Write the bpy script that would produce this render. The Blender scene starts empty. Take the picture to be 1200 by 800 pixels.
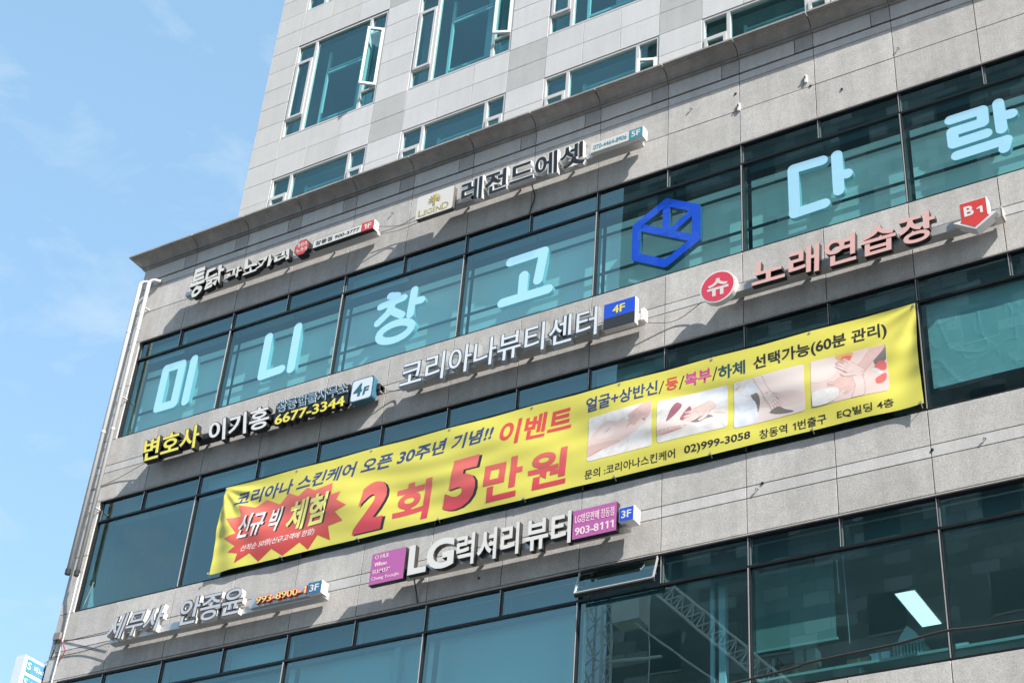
import bpy, bmesh, math, random
from mathutils import Vector, Matrix, noise
rnd = random.Random(7)
R = math.radians
scn = bpy.context.scene
col = scn.collection

# ------------------------------------------------------------------ camera
cam = bpy.data.objects.new('camera', bpy.data.cameras.new('camera'))
col.objects.link(cam)
cam.data.sensor_width = 36
cam.data.lens = 57.098
cam.data.clip_start = 0.1
cam.data.clip_end = 3000
right = Vector((0.85647, 0.51164, 0.06838))
fwd = Vector((-0.45216, 0.67972, 0.57752))
down = Vector((-0.24900, 0.52555, -0.81351))
cam.matrix_world = Matrix(((right.x, -down.x, -fwd.x, 20.278),
                           (right.y, -down.y, -fwd.y, -18.545),
                           (right.z, -down.z, -fwd.z, 1.6),
                           (0, 0, 0, 1)))
scn.camera = cam

# ------------------------------------------------------------------ world, sun, exposure
SUN = Vector((2.7, -1.0, 3.0)).normalized()
w = bpy.data.worlds.new('World'); scn.world = w; w.use_nodes = True
nt = w.node_tree; nt.nodes.clear()
wo = nt.nodes.new('ShaderNodeOutputWorld'); bg = nt.nodes.new('ShaderNodeBackground')
sky = nt.nodes.new('ShaderNodeTexSky'); sky.sky_type = 'NISHITA'; sky.sun_disc = False
sky.sun_elevation = math.asin(SUN.z); sky.sun_rotation = math.atan2(SUN.x, SUN.y)
sky.air_density = 1.0; sky.dust_density = 1.6; sky.ozone_density = 1.2
tc = nt.nodes.new('ShaderNodeTexCoord')
mp = nt.nodes.new('ShaderNodeMapping'); mp.inputs['Scale'].default_value = (1.0, 1.0, 1.9)
nz = nt.nodes.new('ShaderNodeTexNoise'); nz.inputs['Scale'].default_value = 11.0; nz.inputs['Detail'].default_value = 6; nz.inputs['Roughness'].default_value = 0.6
nz.inputs['Distortion'].default_value = 0.4
cr = nt.nodes.new('ShaderNodeValToRGB'); cr.color_ramp.elements[0].position = 0.53; cr.color_ramp.elements[1].position = 0.84
cr.color_ramp.elements[0].color = (0, 0, 0, 1); cr.color_ramp.elements[1].color = (0.75, 0.75, 0.75, 1)
hz_ = nt.nodes.new('ShaderNodeMix'); hz_.data_type = 'RGBA'; hz_.inputs['Factor'].default_value = 0.5      # summer haze veil
hz_.inputs['B'].default_value = (0.84, 1.56, 2.0, 1)
mx = nt.nodes.new('ShaderNodeMix'); mx.data_type = 'RGBA'
mx.inputs['B'].default_value = (1.75, 2.15, 2.45, 1)
bg.inputs['Strength'].default_value = 0.15
nt.links.new(tc.outputs['Generated'], mp.inputs['Vector']); nt.links.new(mp.outputs[0], nz.inputs['Vector'])
nt.links.new(nz.outputs['Fac'], cr.inputs['Fac']); nt.links.new(cr.outputs['Color'], mx.inputs['Factor'])
nt.links.new(sky.outputs['Color'], hz_.inputs['A']); nt.links.new(hz_.outputs['Result'], mx.inputs['A']); nt.links.new(mx.outputs['Result'], bg.inputs['Color'])
nt.links.new(bg.outputs[0], wo.inputs['Surface'])
sd = bpy.data.lights.new('sun', 'SUN'); sd.energy = 3.8; sd.angle = R(0.5); sd.color = (1.0, 0.965, 0.92)
so = bpy.data.objects.new('sun', sd); col.objects.link(so)
so.rotation_euler = SUN.to_track_quat('Z', 'Y').to_euler(); so.location = (40, -40, 60)
scn.view_settings.view_transform = 'Standard'; scn.view_settings.look = 'None'
scn.view_settings.exposure = 1.45; scn.view_settings.gamma = 1.0
scn.cycles.max_bounces = 8; scn.cycles.transparent_max_bounces = 12
scn.cycles.caustics_reflective = False; scn.cycles.caustics_refractive = False

# ------------------------------------------------------------------ materials
MATS = {}
def mat(name, base=(0.5, 0.5, 0.5), rough=0.6, metal=0.0, emit=None, es=1.0, spec=0.5):
    if name in MATS: return MATS[name]
    m = bpy.data.materials.new(name); m.use_nodes = True
    b = m.node_tree.nodes['Principled BSDF']
    b.inputs['Base Color'].default_value = (*base, 1); b.inputs['Roughness'].default_value = rough
    b.inputs['Metallic'].default_value = metal
    b.inputs['Specular IOR Level'].default_value = spec
    if emit: b.inputs['Emission Color'].default_value = (*emit, 1); b.inputs['Emission Strength'].default_value = es
    MATS[name] = m
    return m

def N(m, t, **k):
    n = m.node_tree.nodes.new(t)
    for a, v in k.items():
        if hasattr(n, a): setattr(n, a, v)
        else: n.inputs[a.replace('_', ' ')].default_value = v
    return n

def stone(name, c, speck=0.25, var=0.12, stain=0.25, rough=0.75):
    m = mat(name, c, rough); L = m.node_tree.links; b = m.node_tree.nodes['Principled BSDF']
    geo = N(m, 'ShaderNodeNewGeometry'); oi = N(m, 'ShaderNodeObjectInfo')
    n1 = N(m, 'ShaderNodeTexNoise', Scale=38.0, Detail=3.0, Roughness=0.75)      # granite grain
    n2 = N(m, 'ShaderNodeTexNoise', Scale=1.1, Detail=5.0, Roughness=0.6)        # cloudy weathering
    mpp = N(m, 'ShaderNodeMapping'); mpp.inputs['Scale'].default_value = (5.0, 5.0, 0.55)
    n3 = N(m, 'ShaderNodeTexNoise', Scale=1.0, Detail=4.0, Roughness=0.6)        # rain streaks
    n4 = N(m, 'ShaderNodeTexNoise', Scale=9.0, Detail=2.0, Roughness=0.5)
    for n in (n1, n2, n4): L.new(geo.outputs['Position'], n.inputs['Vector'])
    L.new(geo.outputs['Position'], mpp.inputs['Vector']); L.new(mpp.outputs[0], n3.inputs['Vector'])
    def mr(src, a0, a1, b0, b1):
        r = N(m, 'ShaderNodeMapRange'); L.new(src, r.inputs['Value'])
        for i, v in zip(('From Min', 'From Max', 'To Min', 'To Max'), (a0, a1, b0, b1)): r.inputs[i].default_value = v
        return r.outputs[0]
    def mul(a, b_):
        r = N(m, 'ShaderNodeMath', operation='MULTIPLY'); L.new(a, r.inputs[0]); L.new(b_, r.inputs[1]); return r.outputs[0]
    v = mul(mr(n1.outputs['Fac'], 0.3, 0.7, 1 - speck, 1 + speck), mr(n2.outputs['Fac'], 0.3, 0.7, 1 - stain * .5, 1 + stain * .4))
    v = mul(v, mr(n3.outputs['Fac'], 0.35, 0.7, 1 + stain * .2, 1 - stain * .5))
    v = mul(v, mr(n4.outputs['Fac'], 0.3, 0.7, 1 - speck * .25, 1 + speck * .25))
    v = mul(v, mr(oi.outputs['Random'], 0, 1, 1 - var, 1 + var))
    vm = N(m, 'ShaderNodeVectorMath', operation='SCALE'); vm.inputs[0].default_value = c; L.new(v, vm.inputs['Scale'])
    L.new(vm.outputs[0], b.inputs['Base Color'])
    bp = N(m, 'ShaderNodeBump', Strength=0.25, Distance=0.01); L.new(n1.outputs['Fac'], bp.inputs['Height']); L.new(bp.outputs[0], b.inputs['Normal'])
    return m

ST = stone('granite_grey', (0.475, 0.453, 0.425), 0.26, 0.08, 0.24)
STL = stone('granite_pale_strip', (0.54, 0.522, 0.50), 0.16, 0.05, 0.18, 0.6)
STD = stone('granite_dark_insert', (0.405, 0.392, 0.378), 0.25, 0.05, 0.2)
TW = stone('tower_stone_pale', (0.56, 0.555, 0.545), 0.06, 0.04, 0.10)
TWB = stone('tower_stone_beige', (0.53, 0.52, 0.495), 0.06, 0.04, 0.10)
TWD = stone('tower_stone_grey', (0.43, 0.425, 0.41), 0.10, 0.04, 0.12)
COR = stone('cornice_stone', (0.33, 0.308, 0.288), 0.15, 0.05, 0.35)
JOINT = mat('joint_mortar', (0.05, 0.048, 0.045), 0.9)
CONC = stone('plain_wall', (0.30, 0.295, 0.285), 0.1, 0.03, 0.2)
FRAME = mat('dark_aluminium', (0.018, 0.020, 0.022), 0.35, 0.3)
ALU = mat('bright_aluminium', (0.62, 0.60, 0.58), 0.35, 0.6)
WFR = mat('white_window_frame', (0.52, 0.515, 0.505), 0.45)
INFR = mat('inner_window_frame', (0.55, 0.62, 0.62), 0.5)
GASK = mat('black_rubber', (0.01, 0.01, 0.01), 0.7)
ROOM = mat('room_plaster', (0.55, 0.57, 0.56), 0.9)
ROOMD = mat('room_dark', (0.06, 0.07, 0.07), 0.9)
SPAND = mat('transom_backing', (0.10, 0.13, 0.14), 0.6)
WHITE = mat('white_paint', (0.70, 0.69, 0.675), 0.4)
CREAM = mat('cream_face', (0.66, 0.64, 0.59), 0.4)
BLACK = mat('black_paint', (0.015, 0.015, 0.016), 0.4)
STEEL = mat('mirror_steel', (0.80, 0.82, 0.83), 0.25, 0.15)
RAIL = mat('sign_rail_metal', (0.55, 0.545, 0.53), 0.38, 0.55)
PIPE = mat('white_pipe_paint', (0.58, 0.57, 0.55), 0.35)
RED = mat('red_vinyl', (0.62, 0.055, 0.05), 0.4)
PINKR = mat('rose_red_vinyl', (0.66, 0.06, 0.10), 0.35)
PINK = mat('faded_pink_face', (0.70, 0.42, 0.38), 0.4)
YEL = mat('yellow_letter_face', (0.80, 0.70, 0.10), 0.4)
TEAL = mat('teal_vinyl', (0.05, 0.27, 0.33), 0.4)
TEALD = mat('dark_teal_vinyl', (0.03, 0.12, 0.18), 0.4)
BLUE = mat('blue_vinyl', (0.02, 0.09, 0.60), 0.35)
BLUE2 = mat('light_blue_vinyl', (0.09, 0.26, 0.46), 0.4)
PURP = mat('purple_vinyl', (0.47, 0.12, 0.36), 0.45)
PPINK = mat('pale_pink_print', (0.86, 0.66, 0.68), 0.5)
GOLD = mat('gold_print', (0.42, 0.33, 0.08), 0.5)
PALE = mat('pale_blue_face', (0.66, 0.73, 0.78), 0.4)
ORNG = mat('yellow_number_face', (0.78, 0.64, 0.24), 0.5)
NEON = mat('lit_pale_blue_face', (0.36, 0.37, 0.42), 0.5, emit=(0.30, 0.29, 0.37), es=1.0)
NEONS = mat('pale_blue_letter_side', (0.30, 0.42, 0.46), 0.5, emit=(0.2, 0.5, 0.55), es=0.10)
EMB = mat('lit_blue_emblem_face', (0.02, 0.06, 0.5), 0.5, emit=(0.03, 0.12, 1.0), es=0.16)
EMBS = mat('emblem_side', (0.05, 0.12, 0.20), 0.5)
BOARD = mat('display_board_added_glow', (0.52, 0.55, 0.55), 0.7, emit=(0.75, 1.0, 1.0), es=0.055)  # weak glow added to lift and even the boards' brightness
LITE = mat('lit_ceiling_panel', (0.9, 0.9, 0.9), 0.5, emit=(0.90, 0.97, 1.0), es=0.62)
CARD = mat('brown_cardboard', (0.36, 0.20, 0.12), 0.8)
PLAS = mat('grey_green_plastic', (0.30, 0.36, 0.34), 0.5)
BLIND = mat('grey_blind_fabric', (0.66, 0.68, 0.66), 0.8)
SHEET = mat('translucent_white_sheet', (0.44, 0.49, 0.50), 0.5)
CABLE = mat('black_cable', (0.02, 0.02, 0.02), 0.6)
GCABLE = mat('grey_cable', (0.20, 0.19, 0.18), 0.6)
TRUSS = mat('pale_truss_steel', (0.80, 0.84, 0.84), 0.5)
ASPH = mat('asphalt', (0.05, 0.05, 0.052), 0.9)
PAVE = mat('pavement', (0.26, 0.25, 0.24), 0.85)
LINE = mat('road_paint', (0.75, 0.75, 0.72), 0.7)
PLANK = mat('desk_top', (0.35, 0.40, 0.38), 0.6)

def glass(name, tint, refl, f0):
    """single tinted sheet: Schlick reflection over a tinted clear pane, the same from both sides"""
    m = bpy.data.materials.new(name); m.use_nodes = True; nt = m.node_tree; nt.nodes.clear(); L = nt.links.new
    o = nt.nodes.new('ShaderNodeOutputMaterial'); t = nt.nodes.new('ShaderNodeBsdfTransparent'); g = nt.nodes.new('ShaderNodeBsdfGlossy')
    mx = nt.nodes.new('ShaderNodeMixShader'); tc = nt.nodes.new('ShaderNodeNewGeometry')
    t.inputs['Color'].default_value = (*tint, 1); g.inputs['Color'].default_value = (*refl, 1); g.inputs['Roughness'].default_value = 0.0
    nz = nt.nodes.new('ShaderNodeTexNoise'); nz.inputs['Scale'].default_value = 0.8; nz.inputs['Detail'].default_value = 2
    bp = nt.nodes.new('ShaderNodeBump'); bp.inputs['Strength'].default_value = 0.035; bp.inputs['Distance'].default_value = 0.03
    L(tc.outputs['Position'], nz.inputs['Vector']); L(nz.outputs['Fac'], bp.inputs['Height']); L(bp.outputs[0], g.inputs['Normal'])
    def M(op, a_, b_):
        n = nt.nodes.new('ShaderNodeMath'); n.operation = op
        for i, v in ((0, a_), (1, b_)):
            if isinstance(v, (int, float)): n.inputs[i].default_value = v
            elif v is not None: L(v, n.inputs[i])
        return n.outputs[0]
    d = nt.nodes.new('ShaderNodeVectorMath'); d.operation = 'DOT_PRODUCT'; L(tc.outputs['Normal'], d.inputs[0]); L(tc.outputs['Incoming'], d.inputs[1])
    c_ = M('SUBTRACT', 1.0, M('ABSOLUTE', d.outputs['Value'], None))
    oi = nt.nodes.new('ShaderNodeObjectInfo')          # panes differ a little from one another
    f_ = M('ADD', f0, M('MULTIPLY', M('POWER', c_, 5.0), 1 - f0))
    f_ = M('MULTIPLY', f_, M('ADD', 0.88, M('MULTIPLY', oi.outputs['Random'], 0.24)))
    L(f_, mx.inputs[0]); L(t.outputs[0], mx.inputs[1]); L(g.outputs[0], mx.inputs[2]); L(mx.outputs[0], o.inputs['Surface'])
    MATS[name] = m
    return m
GL = glass('tinted_glass', (0.52, 0.88, 0.90), (0.74, 0.99, 0.95), 0.20)
GLT = glass('tower_tinted_glass', (0.50, 0.88, 0.90), (0.66, 0.98, 0.95), 0.16)

# ------------------------------------------------------------------ mesh helpers
class MB:
    def __init__(s): s.v = []; s.f = []; s.mi = []; s.m = []
    def mslot(s, m):
        if m not in s.m: s.m.append(m)
        return s.m.index(m)
    def poly(s, pts, m):
        n = len(s.v); s.v += [tuple(p) for p in pts]; s.f.append(tuple(range(n, n + len(pts)))); s.mi.append(s.mslot(m)); return s
    def box(s, x0, x1, y0, y1, z0, z1, m, top=None):
        n = len(s.v)
        s.v += [(x, y, z) for z in (z0, z1) for y in (y0, y1) for x in (x0, x1)]
        i = s.mslot(m)
        for q in ((0, 2, 3, 1), (4, 5, 7, 6), (0, 1, 5, 4), (2, 6, 7, 3), (0, 4, 6, 2), (1, 3, 7, 5)):
            s.f.append(tuple(n + k for k in q)); s.mi.append(i)
        return s
    def prism(s, pts, y0, y1, mf, ms):
        """outline pts (x,z), counter-clockwise seen from -Y; front at y0"""
        k = len(pts); n = len(s.v)
        s.v += [(x, y0, z) for x, z in pts] + [(x, y1, z) for x, z in pts]
        s.f.append(tuple(range(n, n + k))); s.mi.append(s.mslot(mf))
        s.f.append(tuple(reversed(range(n + k, n + 2 * k)))); s.mi.append(s.mslot(ms))
        for a in range(k):
            b = (a + 1) % k
            s.f.append((n + a, n + k + a, n + k + b, n + b)); s.mi.append(s.mslot(ms))
        return s
    def tube(s, pts, r, m, seg=8):
        pts = [Vector(p) for p in pts]; i = s.mslot(m); rings = []
        for k, p in enumerate(pts):
            d = (pts[min(k + 1, len(pts) - 1)] - pts[max(k - 1, 0)]).normalized()
            a = d.orthogonal().normalized() if k == 0 else (pa - d * pa.dot(d)).normalized()
            pa = a; b = d.cross(a); n = len(s.v)
            s.v += [tuple(p + (a * math.cos(t) + b * math.sin(t)) * r) for t in [2 * math.pi * j / seg for j in range(seg)]]
            rings.append(n)
        for q in range(len(rings) - 1):
            for j in range(seg):
                j2 = (j + 1) % seg
                s.f.append((rings[q] + j, rings[q] + j2, rings[q + 1] + j2, rings[q + 1] + j)); s.mi.append(i)
        s.f.append(tuple(rings[0] + j for j in reversed(range(seg)))); s.mi.append(i)
        s.f.append(tuple(rings[-1] + j for j in range(seg))); s.mi.append(i)
        return s
    def mesh(s, name):
        me = bpy.data.meshes.new(name); me.from_pydata(s.v, [], s.f)
        for m in s.m: me.materials.append(m)
        me.polygons.foreach_set('material_index', s.mi); me.update()
        return me
    def build(s, name, parent=None, loc=None, smooth=False, **props):
        me = s.mesh(name)
        if smooth: me.polygons.foreach_set('use_smooth', [True] * len(me.polygons))
        return link(name, me, parent, loc, **props)

def link(name, me, parent=None, loc=None, **props):
    o = bpy.data.objects.new(name, me); col.objects.link(o)
    if parent is not None:
        o.parent = parent
        o.matrix_parent_inverse = Matrix.Translation(-Vector(parent.location))
    if loc: o.location = loc
    for k, v in props.items(): o[k] = v
    return o
def thing(name, label, cat, loc, group=None):
    o = bpy.data.objects.new(name, None); col.objects.link(o); o.location = loc; o.empty_display_size = 0.2
    o['label'] = label; o['category'] = cat
    if group: o['group'] = group
    return o
def tag(o, label, cat, group=None):
    o['label'] = label; o['category'] = cat
    if group: o['group'] = group
    return o

# ------------------------------------------------------------------ text (built-in font, made into meshes)
FC = {}
TXT_C = bpy.data.curves.new('lettering', 'FONT'); TXT_C.resolution_u = 4
TXT_O = bpy.data.objects.new('lettering', TXT_C)
def glyph(s, off, ext=0.0):
    key = (s, off, ext)
    if key not in FC and s == '1':
        q = off; e_ = ext
        o_ = [(0.30 - q, -q), (0.40 + q, -q), (0.40 + q, 0.70 + q), (0.32 - q, 0.70 + q), (0.14 - q, 0.58), (0.14 - q, 0.48 - q), (0.30 - q, 0.55 - q)]
        if e_ == 0: FC[key] = ([(a, b, 0.0) for a, b in o_], [tuple(range(7))], [1.0])
        else: FC[key] = ([(a, b, e_) for a, b in o_] + [(a, b, -e_) for a, b in o_],
                         [tuple(range(7)), tuple(range(13, 6, -1))] + [(k, 7 + k, 7 + (k + 1) % 7, (k + 1) % 7) for k in range(7)], [1.0, -1.0] + [0.0] * 7)
    if key not in FC:
        TXT_C.body = s; TXT_C.offset = off; TXT_C.extrude = ext
        me = TXT_O.to_mesh()
        vs = [tuple(v.co) for v in me.vertices]; fs = [tuple(p.vertices) for p in me.polygons]; ns = [p.normal.z for p in me.polygons]
        TXT_O.to_mesh_clear()
        FC[key] = (vs, fs, ns)
    return FC[key]
def maxx(s): return max(v[0] for v in glyph(s, 0)[0])
ADV = {}
def adv(ch):
    if ch not in ADV: ADV[ch] = maxx(ch + '|') - maxx('|')
    return ADV[ch]
def text(s, box, yf, depth, mf, ms, parent, name='letter', off=0.0, split=True, proud=0.0, grow=0.0, ital=0.0, warp=None, brush=0.0):
    """s fitted to box (x, width, z0, z1, shear); front face at y = yf, depth behind it. One mesh per character when split."""
    x0, W, z0, z1, sh = box
    sh += ital
    xs, cur = [], 0.0
    for ch in s: xs.append(cur); cur += adv(ch)
    allv = [(v[0] + x, v[1]) for ch, x in zip(s, xs) if ch != ' ' for v in glyph(ch, off)[0]]
    ax, bx = min(v[0] for v in allv), max(v[0] for v in allv); az, bz = min(v[1] for v in allv), max(v[1] for v in allv)
    W -= abs(sh); x0 += abs(sh) / 2
    out = []; mb = MB()
    for ch, xo in zip(s, xs):
        if ch == ' ': continue
        vs, fs, ns = glyph(ch, off + grow, 0.5 if depth > 0 else 0.0)
        if split: mb = MB()
        n = len(mb.v)
        for v in vs:
            u = (v[0] + xo - ax) / (bx - ax); t = (v[1] - az) / (bz - az)
            X = x0 + u * W + (t - 0.5) * sh; Z = z0 + t * (z1 - z0)
            if brush:
                X += brush * noise.noise(Vector((v[0] * 3.3 + xo * 5 + x0, v[1] * 3.1, 1.7))) * 1.3; Z += brush * noise.noise(Vector((v[0] * 2.9, v[1] * 3.7 + x0, 8.2)))
            Y = yf - proud + ((0.5 - v[2]) * depth if depth > 0 else 0)
            mb.v.append((X, Y, Z))
        a, b = mb.mslot(mf), mb.mslot(ms)
        for f_, nn in zip(fs, ns):
            mb.f.append(tuple(n + k for k in f_)); mb.mi.append(a if abs(nn) > 0.7 else b)
        if split: out.append(mb)
    if not split: out = [mb]
    res = []
    for m_ in out:
        if warp:
            bm = bmesh.new(); me = m_.mesh(name); bm.from_mesh(me); bpy.data.meshes.remove(me)
            bmesh.ops.remove_doubles(bm, verts=bm.verts, dist=1e-5)
            bmesh.ops.triangulate(bm, faces=bm.faces)
            for _ in range(5):
                es = [e for e in bm.edges if e.calc_length() > 0.055]
                if not es: break
                bmesh.ops.subdivide_edges(bm, edges=es, cuts=1)
                bmesh.ops.triangulate(bm, faces=bm.faces)
            for v in bm.verts: v.co.y += warp(v.co.x, v.co.z)
            me = bpy.data.meshes.new(name); 
            for q in m_.m: me.materials.append(q)
            for f_ in bm.faces: f_.smooth = True
            bm.to_mesh(me); bm.free()
            res.append(link(name, me, parent))
        else:
            res.append(m_.build(name, parent))
    return res

# ================================================================== SETTING: ground, street
W_ = 1.35
g = MB(); g.poly([(-900, -900, 0), (900, -900, 0), (900, 900, 0), (-900, 900, 0)], PAVE); g.build('ground', kind='structure')
g = MB(); g.poly([(-400, -23, 0.004), (400, -23, 0.004), (400, -5, 0.004), (-400, -5, 0.004)], ASPH); g.build('road', kind='structure')
g = MB()
for x in range(-60, 80, 8): g.poly([(x, -14.1, 0.008), (x + 4, -14.1, 0.008), (x + 4, -13.95, 0.008), (x, -13.95, 0.008)], LINE)
g.build('road_markings', kind='structure')
for y0, y1 in ((-5.0, 0.0), (-30.0, -23.0)):
    g = MB(); g.box(-400, 400, y0, y1, -0.05, 0.13, PAVE); g.build('pavement', kind='structure')

# ================================================================== THE BUILDING
B = thing('office_building', 'grey granite office block with glazed floors, stone cornice and paler tower above', 'building', (7, 10, 0))
PANELS = {}
def panel(x0, x1, z0, z1, y, m, t=0.03, gap=0.007, name='stone_panel'):
    wdt, h = round(x1 - x0 - 2 * gap, 3), round(z1 - z0 - 2 * gap, 3)
    key = (wdt, h, t, m.name)
    if key not in PANELS:
        b = 0.0015; mb = MB(); i = 0
        X, Z = wdt / 2, h / 2
        mb.v = [(-X, t, -Z), (X, t, -Z), (X, t, Z), (-X, t, Z), (-X, b, -Z), (X, b, -Z), (X, b, Z), (-X, b, Z),
                (-X + b, 0, -Z + b), (X - b, 0, -Z + b), (X - b, 0, Z - b), (-X + b, 0, Z - b)]
        mb.f = [(8, 9, 10, 11)] + [(4 + a, 4 + (a + 1) % 4, 8 + (a + 1) % 4, 8 + a) for a in range(4)] + [(a, (a + 1) % 4, 4 + (a + 1) % 4, 4 + a) for a in range(4)]
        mb.mi = [0] * 9; mb.m = [m]
        PANELS[key] = mb.mesh(name)
    jy = rnd.uniform(-0.0015, 0.0015)
    return link(name, PANELS[key], B, ((x0 + x1) / 2, y + jy, (z0 + z1) / 2))

XL, XW, XR = -1.45, -1.083, 18.9
cols = [XL] + [k * W_ for k in range(0, 15)]
def row(z0, z1, m, insert=None):
    for a, b in zip(cols[:-1], cols[1:]):
        if insert:
            panel(a, b - 0.33, z0, z1, 0, m); panel(b - 0.33, b, z0, z1, 0, insert)
        else: panel(a, b, z0, z1, 0, m)
row(21.73, 22.06, STL, STD)
row(21.525, 21.70, STL)
row(20.86, 21.525, ST)
row(20.125, 20.86, ST)
row(17.20, 17.80, ST); row(17.03, 17.20, STL); row(16.41, 17.03, ST)
row(13.52, 14.085, ST); row(13.33, 13.52, STL); row(12.77, 13.33, ST)
row(9.72, 10.39, ST); row(9.52, 9.72, STL); row(8.9, 9.52, ST)
for z0, z1 in ((19.05, 20.125), (17.80, 19.05), (15.25, 16.41), (14.085, 15.25), (11.55, 12.77), (10.39, 11.55)):
    panel(XL, XW - 0.01, z0, z1, 0, ST)
# core walls behind the panels, slabs and rooms
c = MB()
for z0, z1 in ((20.12, 22.0), (16.40, 17.81), (12.76, 14.09), (0.0, 10.40)):
    c.box(XL + 0.02, XR, 0.03, 0.32, z0, z1, JOINT)
c.box(XL + 0.02, XW - 0.02, 0.031, 0.3, 10.40, 20.12, JOINT)
c.box(XR - 0.3, XR, 0.031, 19.99, 10.40, 20.12, JOINT)
c.build('core_wall', B)
s = MB(); s.box(XL, XL + 0.3, 0.0335, 19.99, 0.0, 22.05, CONC); s.box(XL + 0.31, XR - 0.31, 19.7, 19.98, 0.0, 22.05, CONC)
s.build('side_wall', B)
s = MB(); s.box(XL + 0.01, XR - 0.01, 0.05, 20, 22.06, 22.2, CONC); s.build('roof', B)
for z0, z1 in ((16.9, 17.4), (13.2, 13.65), (9.6, 10.0)):
    s = MB(); s.box(XL + 0.32, XR - 0.32, 0.33, 8.5, z0, z1, ROOM); s.build('floor_slab', B)
s = MB(); s.box(XL + 0.32, XR - 0.32, 5.0, 5.2, 10.0, 20.6, ROOM); s.box(6.0, 6.1, 0.35, 5.0, 10.02, 13.18, ROOM); s.box(14.2, 14.3, 0.6, 5.0, 13.67, 16.88, ROOM); s.build('room_wall', B)
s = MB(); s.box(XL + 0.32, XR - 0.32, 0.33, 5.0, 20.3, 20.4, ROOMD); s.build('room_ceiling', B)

# lower storeys (plain, out of the frame)
panel_low = MB()
for k in range(0, 15):
    for z0, z1 in ((6.9, 8.88), (4.6, 6.88), (0.4, 0.9)):
        panel_low.box(cols[k] + 0.008, cols[k] + (cols[k + 1] - cols[k]) - 0.008, 0.0, 0.03, z0 + 0.008, z1, ST)
panel_low.build('lower_cladding', B, kind='stuff')

# cornice: one moulded block per joint
prof = [(0.0, 22.06), (-0.05, 22.06), (-0.05, 22.078), (-0.025, 22.080), (-0.025, 22.094), (-0.075, 22.096), (-0.075, 22.118), (-0.055, 22.122), (-0.06, 22.14),
        (-0.075, 22.175), (-0.11, 22.215), (-0.165, 22.245), (-0.225, 22.26), (-0.225, 22.272), (-0.262, 22.274), (-0.262, 22.292), (-0.285, 22.294), (-0.285, 22.33), (0.0, 22.33)]
cc = [XL] + [k * W_ for k in range(0, 15)]
for i, (a, b) in enumerate(zip(cc[:-1], cc[1:])):
    m = MB(); n = len(prof); a2, b2 = a + (0.0 if i == 0 else 0.009), b - 0.009
    for e, x in enumerate((a2, b2)):
        for (py, pz) in prof:
            xx = x + (py if (i == 0 and e == 0) else 0)
            m.v.append((xx, py, pz))
    for k in range(n):
        k2 = (k + 1) % n
        m.f.append((k, n + k, n + k2, k2)); m.mi.append(0)
    m.f.append(tuple(reversed(range(n)))); m.f.append(tuple(range(n, 2 * n))); m.mi += [0, 0]; m.m = [COR]
    o = m.build('cornice_block', B)
m = MB()   # return of the cornice round the corner
n = len(prof)
for y in (None, 19.9):
    for (py, pz) in prof: m.v.append((XL + py, py if y is None else y, pz))
for k in range(n):
    k2 = (k + 1) % n; m.f.append((k2, n + k2, n + k, k)); m.mi.append(0)
m.f.append(tuple(range(n))); m.f.append(tuple(reversed(range(n, 2 * n)))); m.mi += [0, 0]; m.m = [COR]
m.build('cornice_return', B)

# ------------------------------------------------------------------ glazed bands
YG = 0.062
def pane(x0, x1, z0, z1, y, m, parent, name='glass_pane'):
    mb = MB(); mb.poly([(x0, y, z0), (x1, y, z0), (x1, y, z1), (x0, y, z1)], m)
    return mb.build(name, parent)
def band(z0, zt, z1, skip=()):
    f = MB(); e = 0.016; hd = 0.022
    f.box(XW, XR - 0.02, 0.024, 0.15, z0, z0 + hd, FRAME)
    f.box(XW, XR - 0.02, 0.024, 0.15, z1 - hd, z1, FRAME)
    f.box(XW, XW + 0.03, 0.025, 0.15, z0 + hd, z1 - hd, FRAME)
    f.box(XW + 0.03, XR - 0.02, 0.027, 0.148, zt - 0.019, zt + 0.019, FRAME)
    for k in range(0, 14):
        x = k * W_
        f.box(x - e, x + e, 0.025, 0.15, zt + 0.019, z1 - hd, FRAME)
        f.box(x - 0.006, x + 0.003, 0.019, 0.025, zt + 0.02, z1 - hd - 0.001, ALU)
        if k % 2:
            f.box(x - 0.022, x + 0.022, 0.025, 0.19, z0 + hd, zt - 0.019, FRAME)
            f.box(x - 0.011, x + 0.001, 0.015, 0.025, z0 + hd + .004, zt - 0.023, ALU)
    fr = f.build('window_frame', B)
    xs = [XW + 0.03 - e] + [k * W_ for k in range(0, 14)]
    for i, (a, b) in enumerate(zip(xs[:-1], xs[1:])):
        if (z1, i) in skip: continue
        pane(a + e, b - e, zt + 0.019, z1 - hd, YG, GL, fr)
        s_ = MB()      # bright bead round the upper light
        for q in ((a + e, b - e, zt + 0.019, zt + 0.031), (a + e, a + e + 0.014, zt + 0.032, z1 - hd - .001)):
            s_.box(q[0], q[1], YG - 0.014, YG - 0.003, q[2], q[3], BEAD)
        s_.build('glazing_bead', fr)
    xs = [XW + 0.03 - 0.022] + [k * W_ for k in range(1, 14, 2)]
    for a, b in zip(xs[:-1], xs[1:]): pane(a + 0.022, b - 0.022, z0 + hd, zt - 0.019, YG, GL, fr)
    return fr
BEAD = mat('glazing_bead', (0.16, 0.22, 0.23), 0.4, 0.3)
band(17.815, 19.668, 20.10)
band(14.10, 15.956, 16.39)
f3 = band(10.405, 12.261, 12.735, skip=((12.735, 8),))

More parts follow.
